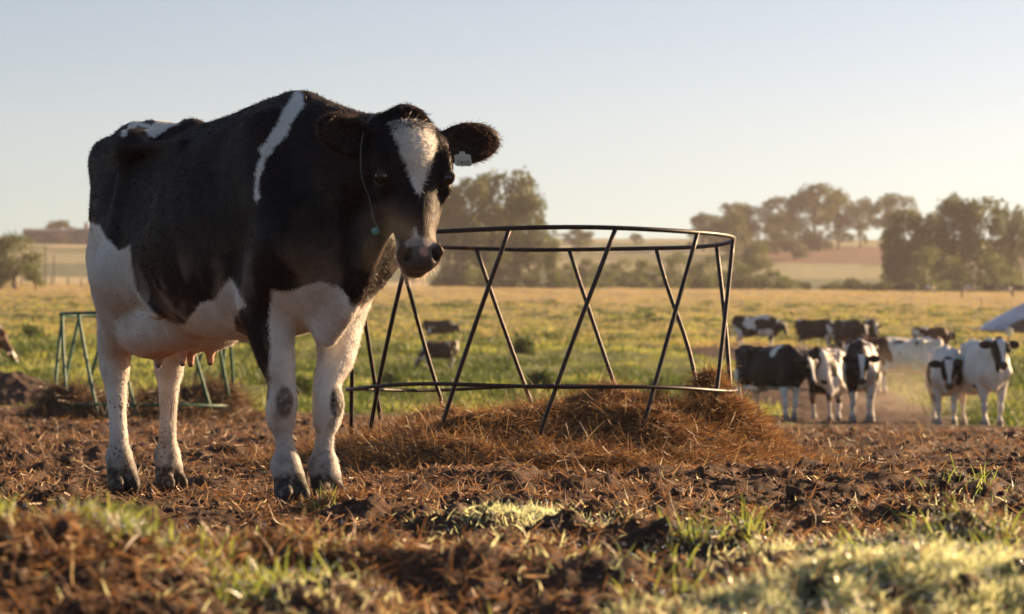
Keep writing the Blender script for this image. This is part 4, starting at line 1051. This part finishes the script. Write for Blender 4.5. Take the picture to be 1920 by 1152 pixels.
TREES = [
 ('gum0', -8.766, 520, 22.75, 10.96, "hazy gum tree half hidden by the big cow's face and right ear", "gum trees behind the cow's head"),
 ('gum1', -2.514, 525, 24.84, 12.57, "tallest gum tree just right of the big cow's head", "gum trees behind the cow's head"),
 ('gum2', 2.96, 515, 20.42, 9.37, "feathery gum tree at the right end of the wood behind the cow's head", "gum trees behind the cow's head"),
 ('round0', -5.69, 540, 19.65, 13.45, 'dense dark tree filling the wood below the ear tag', "gum trees behind the cow's head"),
 ('gum3', -12.299, 535, 21.62, 8.2, "gum tree showing between the big cow's cheek and the feeder rail", "gum trees behind the cow's head"),
 ('round0', 0.835, 545, 16.81, 10.96, "dense tree at the right foot of the wood behind the cow's head", "gum trees behind the cow's head"),
 ('poplar0', 7.663, 500, 11.92, 3.26, "narrow upright tree standing alone right of the wood behind the cow's head", 'small trees between the two woods'),
 ('poplar1', -2.371, 495, 7.5, 3.79, "slim pale green sapling below the feeder's top rail, in front of the dark wood", 'small trees between the two woods'),
 ('gum4', 19.31, 800, 7.06, 8.43, 'small open tree seen above the middle of the feeder rail', 'small trees between the two woods'),
 ('round2', 14.483, 560, 9.41, 7.51, 'light green round tree behind the middle of the feeder', 'small trees between the two woods'),
 ('round1', 21.839, 570, 8.46, 8.19, "yellowish bushy tree behind the crossing bars at the feeder's centre", 'small trees between the two woods'),
 ('gum4', 40.0, 900, 3.94, 4.14, 'tiny lone tree on the skyline above the feeder rail', 'small trees between the two woods'),
 ('round2', 26.379, 540, 9.76, 8.79, 'pale bushy tree behind the third slanted feeder bar', 'small trees between the two woods'),
 ('round1', 33.793, 560, 10.41, 8.58, "olive bushy tree under the right end of the feeder's top rail", 'small trees between the two woods'),
 ('round2', 10.153, 530, 9.15, 6.09, "small light green tree left of the centre of the feeder's back rim", 'small trees between the two woods'),
 ('round1', 16.935, 520, 7.01, 6.97, "low sunlit bush tree behind the feeder's centre", 'small trees between the two woods'),
 ('round2', 21.579, 512, 6.0, 5.89, 'low round tree between the third and fourth feeder bars', 'small trees between the two woods'),
 ('round1', 38.63, 545, 9.78, 9.4, "wide olive tree just inside the feeder's right side", 'small trees between the two woods'),
 ('round2', 50.22, 535, 7.75, 9.22, 'low wide tree right of the feeder in front of the brown field', 'small trees between the two woods'),
 ('round1', 42.337, 520, 8.4, 6.97, "yellow green tree touching the feeder's right post", 'small trees between the two woods'),
 ('gum2', 56.923, 830, 11.75, 9.86, 'slender hazy tree at the left end of the far rise', 'tall trees on the far rise'),
 ('gum3', 54.713, 700, 14.53, 9.39, "dark pointed tree rising behind the feeder's right shoulder", 'tall trees on the far rise'),
 ('gum0', 71.648, 850, 13.52, 12.21, 'loose crowned tree second from the left on the far rise', 'tall trees on the far rise'),
 ('gum1', 82.232, 850, 16.82, 12.7, 'open crowned tree left of the tallest far crown', 'tall trees on the far rise'),
 ('gum4', 92.49, 850, 20.11, 14.33, 'tallest tree of the far rise with a broad rounded top', 'tall trees on the far rise'),
 ('gum2', 100.828, 860, 19.14, 10.21, 'tree leaning against the right side of the tallest far crown', 'tall trees on the far rise'),
 ('round0', 69.483, 780, 9.47, 14.2, 'dark round tree low in the middle of the far rise', 'tall trees on the far rise'),
 ('round0', 78.18, 770, 10.15, 9.15, 'small dark round tree below the tallest far crown', 'tall trees on the far rise'),
 ('round2', 54.559, 640, 11.95, 11.65, "sunlit green tree right of the feeder's rim", 'tall trees on the far rise'),
 ('round0', 75.862, 800, 12.19, 13.03, 'dark rounded tree filling the wood left of the tallest far crown', 'tall trees on the far rise'),
 ('round0', 91.427, 830, 11.89, 14.31, 'dark foliage tree directly under the tallest far crown', 'tall trees on the far rise'),
 ('gum1', 67.586, 840, 14.89, 9.66, 'pale feathery tree behind the dark pointed tree on the far rise', 'tall trees on the far rise'),
 ('gum3', 109.916, 880, 15.39, 8.77, 'thin hazy tree right of the gap in the far rise', 'tall trees on the far rise'),
 ('gum0', 118.0, 870, 17.5, 13.33, 'flat topped tree on the far rise behind the nearer gum trees', 'tall trees on the far rise'),
 ('poplar0', 71.885, 530, 17.14, 5.28, 'upright leafy tree at the left edge of the nearer gum trees', 'tall gum trees along the right edge of the pasture'),
 ('gum1', 75.743, 530, 18.59, 8.53, 'dark gum tree, leftmost tall crown of the nearer group', 'tall gum trees along the right edge of the pasture'),
 ('gum4', 80.455, 535, 17.2, 7.17, 'gum tree lower than its neighbours, between the two big crowns at right', 'tall gum trees along the right edge of the pasture'),
 ('gum2', 84.069, 530, 21.4, 9.34, 'gum tree with a wide parted crown and sky showing below it', 'tall gum trees along the right edge of the pasture'),
 ('gum0', 90.705, 532, 20.95, 9.38, 'big round topped gum tree above the white tarpaulin', 'tall gum trees along the right edge of the pasture'),
 ('gum3', 97.161, 535, 18.15, 6.15, "gum tree cut by the photo's right edge", 'tall gum trees along the right edge of the pasture'),
 ('round1', 75.967, 515, 11.33, 8.88, 'yellow green bushy tree under the nearer gum trees', 'tall gum trees along the right edge of the pasture'),
 ('round2', 82.069, 510, 9.88, 8.79, 'sunny green bush tree in front of the parted gum crown', 'tall gum trees along the right edge of the pasture'),
 ('round1', 89.061, 512, 10.26, 8.34, 'leafy tree under the big round gum crown', 'tall gum trees along the right edge of the pasture'),
 ('round1', -67.847, 380, 8.46, 8.74, "dense green tree at the photo's left edge", None),
 ('round0', -69.005, 376, 7.82, 6.48, "dark tree partly outside the photo's left edge", None),
 ('round2', -63.71, 372, 4.27, 3.28, 'low bush tree at the right foot of the big left tree', None),
 ('gum4', -151.08, 930, 6.91, 9.26, 'small spreading tree above the low farm building at left', None),
]
HEDGE = [(-13.537, 504.5, 4.23, 6.36), (-10.428, 491.0, 4.02, 5.64), (-6.114, 490.9, 4.5, 6.2), (-2.805, 497.8, 5.0, 8.03), (-0.106, 497.1, 4.55, 5.68), (3.002, 500.0, 4.96, 5.69), (7.401, 502.2, 3.65, 8.19), (9.62, 505.7, 4.61, 5.5), (13.575, 499.1, 3.61, 6.47), (17.016, 504.5, 3.5, 7.6), (20.971, 498.1, 3.67, 6.46), (24.265, 504.4, 4.21, 6.21), (27.606, 490.3, 3.37, 8.03), (31.416, 496.6, 4.0, 8.31), (33.989, 500.0, 4.68, 7.52), (37.955, 502.3, 3.64, 7.42), (40.907, 491.9, 4.47, 6.63), (44.65, 504.4, 3.07, 7.89), (48.201, 496.8, 3.34, 8.32), (52.787, 507.9, 3.57, 5.96), (55.924, 502.8, 3.08, 7.16), (59.065, 498.6, 2.98, 6.71), (60.616, 490.0, 3.36, 8.3), (66.02, 506.6, 3.79, 6.06), (68.327, 509.5, 2.81, 6.22), (70.744, 499.0, 4.22, 7.49), (74.706, 500.0, 3.55, 5.77), (79.311, 504.9, 3.61, 5.32), (84.04, 510.1, 3.06, 6.34), (86.0, 498.8, 2.51, 5.59), (90.54, 502.8, 4.36, 7.67)]

for i, (k, X, Y, h, w, lab, g) in enumerate(TREES):
    tree(k, X, Y, h, w, lab, g, rz=i * 1.7)
rng = np.random.default_rng(77)
for i, (X, Y, h, w) in enumerate(HEDGE):
    tree("bush%d" % (i % 3), X, Y, h, w, "low hazy bush in the dark hedge at the foot of the distant trees", GH, rz=i * 1.1)

# ------------------------------------------------------------------ farm buildings, posts, silage heap, mounds, weeds
def house(name, label, X, Y, rz, L, Wd, hw, hr, wall, roof, chim=None, door=None, dz=0.0):
    z = float(terr0(X, Y)); root = empty(name, (X, Y, z + dz), rz); tag(root, label, "building")
    b = MB(); b.box((0, 0, hw / 2 - .5), (L, Wd, hw + 1)); w_ = b.build("wall", wall, root, False)
    e = .5; V = [(-L / 2 - e, -Wd / 2 - e, hw - .25), (L / 2 + e, -Wd / 2 - e, hw - .25), (L / 2 + e, 0, hw + hr), (-L / 2 - e, 0, hw + hr), (-L / 2 - e, Wd / 2 + e, hw - .25), (L / 2 + e, Wd / 2 + e, hw - .25)]
    V2 = V + [(x, y, zz - .18) for x, y, zz in V]
    b = MB(); b.add(V2, [[0, 1, 2, 3], [3, 2, 5, 4], [7, 6, 9, 8], [8, 9, 10, 11], [0, 6, 7, 1], [4, 5, 11, 10]]); r_ = b.build("roof", roof, root, False)
    for e_ in (-1, 1):
        g = MB(); g.add([(e_ * L / 2, -Wd / 2, hw), (e_ * L / 2, Wd / 2, hw), (e_ * L / 2, 0, hw + hr - .2)], None, [[0, 2, 1]]); g.build("gable", wall, root, False)
    if chim is not None:
        c = MB(); c.box((chim, 0, hw + hr + .5), (1.0, 1.0, 2.6)); c.build("chimney", wall, r_, False)
    n = max(2, int(L // 4))
    for k in range(n):
        x = -L / 2 + L * (k + .5) / n
        b = MB(); b.box((x, -Wd / 2 - .03, hw * .55), (1.1, .06, 1.1)); f_ = b.build("window", simple_mat("window_dark", (.04, .045, .05), .3) if k == 0 and "window_dark" not in bpy.data.materials else bpy.data.materials["window_dark"], root, False)
    if door:
        b = MB(); b.box((L / 2 + .03, 0, hw * .5), (.06, Wd * .6, hw)); b.build("door", door, root, False)
wallm = simple_mat("barn_wall", (.16, .11, .09), .9, scale=.5); roofm = simple_mat("barn_roof", (.11, .10, .10), .7, scale=.4); palew = simple_mat("pale_wall", (.75, .70, .62), .7)
house("farm_building", "long low dark farm building on the rise at left, beside a small tree", -149.655, 900, R(6), 15.5, 7, 3.0, 1.6, wallm, roofm, None, palew)
house("farm_house", "grey farm house with a chimney, partly behind the big cow's rump", -135.887, 890, R(-4), 11, 8, 2.9, 2.1, simple_mat("house_wall", (.17, .14, .12), .9), roofm, -.2)
wood = simple_mat("post_wood", (.06, .05, .04), .9, scale=4)
def post(X, Y, h, r, label, group=None, name="fence_post", cat="post"):
    root = MB(); z = gz(X, Y)
    root.tube([(0, 0, -.3), (0.01, 0, h * .5), (.0, .01, h)], [r * 1.05, r, r * .95], 7); o = root.build(name, wood); o.location = (X, Y, z); tag(o, label, cat, group); return o
post(62.249, 385, 1.75, .14, "thick dark fence post left of the white tarpaulin")
post(72.853, 405, 2.3, .15, "dark fence post rising behind the white tarpaulin")
post(56.475, 335, .9, .06, "short thin stake just left of the white tarpaulin")
post(23.288, 205, .75, .06, "short weathered stake in the pasture above the dark cows")
post(26.753, 150, .9, .04, "thin stake carrying a white reel near the photo's right edge")
b = MB(); th = np.linspace(0, 2 * math.pi, 24, endpoint=False)
b.tube(np.stack([.17 * np.cos(th), 0 * th, .17 * np.sin(th)], 1), .055, 8, True); b.tube([(0, -.06, 0), (0, .06, 0)], .06, 10); b.box((0, 0, 0), (.3, .03, .04)); b.box((0, 0, 0), (.04, .032, .3))
o = b.build("fence_reel", simple_mat("reel_white", (.75, .72, .72), .5)); o.location = (26.753, 149.86, gz(26.753, 150) + .75); tag(o, "round white fence reel hanging on a thin stake near the right edge", "reel")
for u_, lab in ((-71.172, "leftmost of four thin posts in the field beside the left tree"), (-68.619, "stouter fence post, second of four beside the left tree"), (-66.559, "thin fence post, third of four beside the left tree"), (-75.785, "thin fence post in front of the dense tree at the left edge")):
    post(u_, 430, 1.35, .10, lab, "posts of the left fence")
for X_, h_, lab in ((-100.575, 9.0, "tall bare pole right of the dense left tree"), (-98.736, 7.0, "shorter bare pole just right of the tall one at left"), (-91.034, 6.0, "thin bare pole close to the big cow's rump")):
    post(X_, 600, h_, .16, lab, None, "utility_pole", "pole")

# silage heap under a white sheet
def blob_patch(name, fn, x0, x1, y0, y1, nx, ny, mat, parent=None):
    xs = np.linspace(x0, x1, nx); yy = np.linspace(y0, y1, ny); X, Y = np.meshgrid(xs, yy, indexing='ij'); Z = fn(X.ravel(), Y.ravel())
    i = np.arange(nx - 1)[:, None] * ny; j = np.arange(ny - 1)[None]
    F = np.stack([i + j, i + ny + j, i + ny + j + 1, i + j + 1], -1).reshape(-1, 4)
    return mesh_np(name, np.stack([X.ravel(), Y.ravel(), Z], 1), F, [mat], parent)
SX, SY = 42.72, 200.0
sroot = empty("silage_heap", (SX, SY, float(terr0(SX, SY)))); tag(sroot, "long heap of feed covered with a pale blue white plastic sheet at the right edge", "silage heap")
sz0 = float(terr0(SX, SY))
def heap_fn(off):
    def fn(x, y):
        r = np.hypot(x / 9.2, y / 6.5); h = 3.4 * np.clip(1 - r ** 1.7, 0, 1)
        return terr0(x + SX, y + SY) - sz0 + h + off * sstep(0, .4, h) + .10 * (fbm(v2(x * .9, y * .9), 3, 44) - .5) - .06 + .25 * (fbm(v2(x * 2, y * 2), 2, 45) - .5) * (off == 0)
    return fn
blob_patch("feed", heap_fn(0), -9.3, 9.3, -6.6, 6.6, 80, 60, simple_mat("feed_dark", (.055, .038, .028), .95, scale=3, bump=.6), sroot)
tarp = NT("tarp_sheet"); tarp.set(Base_Color=tarp.ramp(tarp.noise(.7, 3), [(.35, (.28, .33, .44)), (.65, (.55, .59, .68))]), Roughness=.35); tarp.bump(tarp.noise(2.5, 4, .6), .6, .08)
def tarp_fn(x, y): return heap_fn(.10)(x, y) + .05
o = blob_patch("sheet", tarp_fn, -9.2, 9.2, -3.2, 6.5, 80, 60, tarp.m, sroot)

# heaps of earth
def earth(label, X0, Y0, rx, ry, h, seed, n=60):
    fn = lambda x, y: ground(x, y) * 1.0 - .06 + np.clip(1 - np.hypot((x - X0) / rx, (y - Y0) / ry) ** 1.6, 0, 1) * h * (.6 + .9 * fbm(v2(x * 2.2, y * 2.2), 4, seed)) + .12 * h * (fbm(v2(x * 9, y * 9), 3, seed + 1) - .5)
    o = blob_patch("earth_mound", fn, X0 - rx, X0 + rx, Y0 - ry, Y0 + ry, n, n, cl); tag(o, label, "mound"); return o
earth("long dark mound of earth left of the green feeder", -7.293, 40.5, 1.05, 1.0, .46, 71, 90)
earth("black heap of earth in the pasture behind the white and brown cow", 16.655, 126, 2.8, 2.4, .85, 72)

# single weeds that stand out of the grass
g_weed = grass_mat("weed_leaf", (.035, .06, .014), (.065, .095, .022), (.11, .13, .035), .4, .6)
def weed(X, Y, h, w, seed, label, nb=260):
    r = np.random.default_rng(seed); d = r.normal(size=(nb, 3)) * (.35 * w / h, .35 * w / h, .3); d[:, 2] = r.uniform(.5, 1, nb)
    rt = np.stack([r.normal(size=nb) * w * .22, r.normal(size=nb) * w * .22, -.05 + 0 * d[:, 0]], 1)
    V, F = strands(rt, d, h * r.uniform(.4, 1.1, nb), np.full(nb, .012 * h + .004), .45, 3, seed, .2)
    m_ = nb * 6; g = r.normal(size=(m_, 3)); g /= np.linalg.norm(g, axis=1)[:, None]; g[:, 2] = np.abs(g[:, 2]); q = r.random(m_) ** .4 * (.6 + .8 * vnoise(g * 2.5 + seed, seed))
    LP = g * q[:, None] * (w * .5, w * .5, h * .8); a = r.normal(size=(m_, 3)) * .04 * h; b_ = r.normal(size=(m_, 3)) * .028 * h
    V2 = np.stack([LP - a, LP - b_, LP + a, LP + b_], 1).reshape(-1, 3)
    o = mesh_np("weed", np.vstack([V, V2]), np.vstack([F, np.arange(len(V2)).reshape(-1, 4) + len(V)]), [g_weed]); o.location = (X, Y, gz(X, Y)); tag(o, label, "weed"); return o
for (X_, Y_, h_, w_, sd_, lab) in (
    (0.352, 92, .85, .8, 1, "dark bushy weed in the middle of the pasture, left of the feeder's centre"),
    (0.618, 62, .7, .7, 2, "leafy weed close behind the hay pile at the feeder's centre"),
    (3.126, 60, .7, .6, 3, "green weed behind the right half of the hay pile"),
    (-2.759, 64, .6, .8, 5, "low spreading weed between the big cow's chest and the grazing cow"),
    (-4.215, 55, .6, .8, 17, "leafy weed showing between the big cow's front and hind legs"),
    (-18.103, 105, .7, .9, 19, "dark weed in the sunny grass at far left")):
    weed(X_, Y_, h_, w_, sd_, lab)

# ------------------------------------------------------------------ the rest of the herd
SYM = dict(fore=[(.60, -.145, .655), (.645, -.13, .335), (.65, -.125, .125), (.68, -.125, 0)], hind=[(-.56, -.14, 1.02), (-.37, -.205, .75), (-.62, -.165, .475), (-.57, -.165, .13), (-.535, -.165, 0)])
def mir(L, dx): return [(x + dx * k, -y, z) for (x, y, z), k in zip(L, np.linspace(0, 1, len(L)))]
def pose(kind, step=.10):
    p = dict(fore=(SYM["fore"], mir(SYM["fore"], -step)), hind=(SYM["hind"], mir(SYM["hind"], step)), tail=[(-.72, 0, 1.34), (-.84, .01, 1.30), (-.895, .0, 1.12), (-.91, .0, .92), (-.90, .0, .70), (-.88, 0, .50)], udder=.8)
    if kind == "level":
        p.update(neck=([(.56, 0, 1.10), (.76, 0, 1.13), (.95, 0, 1.20), (1.08, 0, 1.24)], [.215, .185, .15, .125]), head=((1.13, 0, 1.36), 0, 56, 0), dewlap=[([(1.0, 0, 1.02), (.9, 0, .86), (.80, 0, .62)], [.06, .07, .06], .07)])
    elif kind == "low":
        p.update(neck=([(.56, 0, 1.08), (.76, 0, 1.04), (.95, 0, 1.02), (1.08, 0, 1.02)], [.215, .185, .15, .125]), head=((1.13, 0.02, 1.13), 6, 70, 0), dewlap=[([(1.0, 0, .86), (.9, 0, .78), (.80, 0, .60)], [.06, .07, .06], .07)])
    else:
        p.update(neck=([(.58, 0, 1.02), (.82, 0, .82), (1.0, 0, .60), (1.10, 0, .46)], [.215, .175, .135, .11]), head=((1.16, 0, .50), 0, 60, 0))
    p["ears"] = ((.195, 2, 10, -.1), (.195, 2, 10, -.1)); p["lo"] = (-1.06, -.44, -.03); p["hi"] = (1.62, .44, 1.5)
    return p
HERD_GEO = {}
for k_ in ("level", "low", "graze"):
    for h_ in (.0155, .030):
        vv, fr = cow_solid(pose(k_), h_); V_, Q_ = vv.mesh(1); HERD_GEO[(k_, h_)] = (V_, Q_, fr); del vv
herd_coats = {"black": coat_mat("herd_coat_black", (.016, .012, .012), (.78, .74, .70), .3), "brown": coat_mat("herd_coat_brown", (.085, .040, .024), (.78, .74, .69), .3), "dusty": coat_mat("herd_coat_dusty", (.034, .024, .020), (.78, .73, .68), .3)}
eye_small = bpy.data.materials["eye_gloss"]
def herd_cow(label, X, Y, rz, kind, coat, white, seed, scale=.95, fine=True, dz=-.03, extra=None, blz=.06):
    V, Q, (o, M) = HERD_GEO[(kind, .0155 if fine else .030)]
    H = (V - o) @ M; head = (H[:, 0] > -.06) & (V[:, 0] > .98)
    n = fbm(V * (2.3, 2.6, 2.3) + seed * 9.3, 3, seed); sdv = (n - np.quantile(n, 1 - white)) * .9
    sdv = np.maximum(sdv, .42 + .2 * (vnoise(V * 5 + seed, seed) - .5) - V[:, 2])
    if extra is not None: sdv = extra(V, sdv)
    bl = poly_sd(H[:, 1], H[:, 0], [(-blz, 0), (blz, 0), (blz * .8, .14), (blz * .45, .3), (blz * .55, .42), (-blz * .55, .42), (-blz * .45, .3), (-blz * .8, .14)])
    sdv = np.where(head, np.where((H[:, 2] > -.1) & (np.abs(H[:, 1]) < .12), bl, -.08), sdv)
    P = np.zeros((len(V), 4)); mz = np.where(head, sstep(.41, .45, H[:, 0]), 0); set_paint(P, .85 * mz, (.09, .065, .055))
    set_paint(P, .75 * sstep(.22, .06, V[:, 2]), (.10, .075, .06)); set_paint(P, .3 * sstep(.42, .62, fbm(V * 6, 3, 8 + seed)) * sstep(1.0, .3, V[:, 2]), (.16, .11, .075))
    ud = sstep(.58, .52, V[:, 2]) * (V[:, 2] > .4) * (V[:, 0] < 0) * (np.abs(V[:, 1]) < .16); set_paint(P, .5 * ud, pink)
    root = empty("cow", (X, Y, gz(X, Y) + dz), R(rz), scale); tag(root, label, "cow", "herd of cows spread over the pasture")
    mesh_np("body", V, Q, [herd_coats[coat]], root, fattr={"white_sd": sdv, "mud": .5 * sstep(.9, .4, V[:, 2])}, cattr={"paint": P})
    if fine:
        for s in (-1, 1):
            b = MB(); c = o + M @ np.array([.205 * .935, s * .104 * 1.1, -.016]); u = np.linspace(0, math.pi, 8)[:, None]; w = np.linspace(0, 2 * math.pi, 10, endpoint=False)[None]
            S = np.stack([np.sin(u) * np.cos(w), np.sin(u) * np.sin(w), np.cos(u) + 0 * w], -1) * .024 + c
            i = np.arange(7)[:, None] * 10; j = np.arange(10)[None]; j2 = (j + 1) % 10
            b.add(S.reshape(-1, 3), np.stack([i + j, i + j2, i + 10 + j2, i + 10 + j], -1).reshape(-1, 4)); b.build("eye", eye_small, root)
    return root
def ex_A(V, s):
    s = np.minimum(s, -.05) * 0 - .08
    s = np.maximum(s, .10 - np.hypot(V[:, 0] - .40, (V[:, 2] - 1.28) * .75)); s = np.maximum(s, .60 + .12 * (vnoise(V * 4, 3) - .5) - V[:, 2])
    return np.where((V[:, 0] < -.62) & (V[:, 2] < .95), .1, s)
def ex_D(V, s):
    s = np.maximum(s, .05 - np.abs(V[:, 1])); return np.where((np.abs(V[:, 1]) > .13) & (V[:, 2] > .7) & (V[:, 2] < 1.15) & (V[:, 0] > .5) & (V[:, 0] < .9) & (V[:, 1] > 0), -.05, s)
herd_cow("black cow with a white shoulder patch and white legs, just right of the feeder", 4.193, 45.5, -57, "low", "black", .2, 5, .90, extra=ex_A, blz=.065)
herd_cow("white and black patched cow seen from behind, left of the cow with the pointed blaze", 5.651, 49, 62, "low", "black", .62, 8, .98)
herd_cow("cow facing us with a white pointed blaze between black cheeks, left of the dusty gap", 5.835, 46.5, -98, "low", "black", .55, 11, 1.0)
herd_cow("white cow with brown patches standing sideways in the dust, behind the facing cows", 10.207, 72, 192, "level", "brown", .46, 15, 1.1)
herd_cow("mostly white cow facing us with dark ears and lowered head, right of the dusty gap", 7.156, 46, -97, "low", "black", .72, 17, .98, extra=ex_D, blz=.075)
herd_cow("pale cow facing us with raised head and dark eye patches, rightmost of the herd", 7.603, 45, -86, "level", "dusty", .90, 21, 1.05, blz=.072)
herd_cow("spotted black and white cow standing sideways on bare brown ground at the herd's rear left", 10.308, 118, -18, "low", "black", .36, 25, 1.10)
herd_cow("dark cow with a pale hind leg, behind the black cow with the white shoulder", 12.187, 112, -28, "graze", "dusty", .06, 28, .95)
herd_cow("dark cow with lit edges standing in front of the black earth heap", 13.276, 110, -60, "low", "dusty", .05, 31, .95)
herd_cow("dark cow facing us, its back against the black earth heap", 14.547, 113, -88, "low", "dusty", .08, 32, .95)
herd_cow("small brown and white cow at the back, above the mostly white facing cow", 17.745, 118, 8, "low", "brown", .45, 35, .9)
herd_cow("brown cow with white face grazing at the photo's left edge", -15.326, 80, -14, "graze", "brown", .18, 38, .9, blz=.14)
herd_cow("black and white cow seen under the big cow's belly", -8.369, 86, 12, "graze", "black", .42, 41, .95)
herd_cow("dark cow with pale legs standing far off left of the feeder, above the grazing one", -3.595, 136, 4, "low", "dusty", .10, 44, .85)
herd_cow("dark grazing cow with a white flank behind the left bars of the feeder", -2.054, 80, 205, "graze", "dusty", .22, 47, .62)
for u_, rz_, k_, c_, w_, s_, lab in ((61.533, 170, "low", "black", .02, 1.1, "leftmost tiny dark cow on the pasture's skyline"), (63.64, 90, "low", "black", .04, 1.0, "tiny dark cow seen end on, second on the skyline from the left"),
    (65.831, 10, "graze", "black", .45, .95, "tiny black and white cow, third on the skyline from the left"), (72.322, 185, "graze", "black", .6, .9, "tiny white backed cow right of the thick fence post on the skyline"),
    (75.609, 178, "low", "black", .02, 1.1, "tiny dark broad cow between the two skyline posts"), (78.054, 20, "graze", "black", .5, .9, "tiny spotted cow just left of the right skyline post"), (80.245, 200, "low", "black", .03, 1.0, "tiny dark cow right of the right skyline post")):
    herd_cow(lab, u_, 440, rz_, k_, c_, w_, int(abs(u_) * 10) % 50, s_, False, .0)

# ------------------------------------------------------------------ air
hz = NT("haze_air"); hz.t.nodes.remove(hz.b)
pv = hz.n("VolumePrincipled"); pv.inputs["Color"].default_value = (.96, .88, .92, 1); pv.inputs["Density"].default_value = 0.00016; pv.inputs["Anisotropy"].default_value = .25
hz.l(pv.outputs[0], hz.out.inputs["Volume"])
b = MB(); b.box((0, 570, 56.5), (3900, 1290, 121)); haze = b.build("haze", hz.m, None, False); tag(haze, kind="stuff")

def puff(name, loc, size, dens, col, seed, sc, aniso=.4):
    m = NT(name + "_air"); m.t.nodes.remove(m.b)
    pv = m.n("VolumePrincipled"); pv.inputs["Color"].default_value = (*col, 1); pv.inputs["Anisotropy"].default_value = aniso
    co = m.n("TexCoord").outputs["Object"]; ln = m.n("VectorMath", operation='LENGTH'); m.l(co, ln.inputs[0])
    fall = m.math('SUBTRACT', 1.0, ln.outputs["Value"], True)
    nz = m.math('SUBTRACT', m.noise(sc, 3, .6, vec=co), .34, True)
    m.l(m.math('MULTIPLY', m.math('MULTIPLY', fall, nz), dens), pv.inputs["Density"]); m.l(pv.outputs[0], m.out.inputs["Volume"])
    u = np.linspace(0, math.pi, 17)[:, None]; w = np.linspace(0, 2 * math.pi, 28, endpoint=False)[None]
    S = np.stack([np.sin(u) * np.cos(w), np.sin(u) * np.sin(w), np.cos(u) + 0 * w], -1).reshape(-1, 3)
    i = np.arange(16)[:, None] * 28; j = np.arange(28)[None]; j2 = (j + 1) % 28
    o = mesh_np(name, S, np.stack([i + j, i + 28 + j, i + 28 + j2, i + j2], -1).reshape(-1, 4), [m.m]); o.location = loc; o.scale = size; tag(o, kind="stuff"); return o
puff("dust", (8.135, 57, .45), (1.9, 6, 1.0), .24, (.95, .80, .66), 1, 2.2)
hw = Matrix.LocRotScale(Vector(BIG_LOC), Euler((0, 0, BIG_RZ)), Vector((1, 1, 1)))
q_ = hw @ Vector(hp(.42, -.075, -.04)); puff("breath_vapour", (q_.x - .02, q_.y, q_.z), (.15, .2, .14), 2.6, (.97, .86, .74), 2, 2.5, .2)
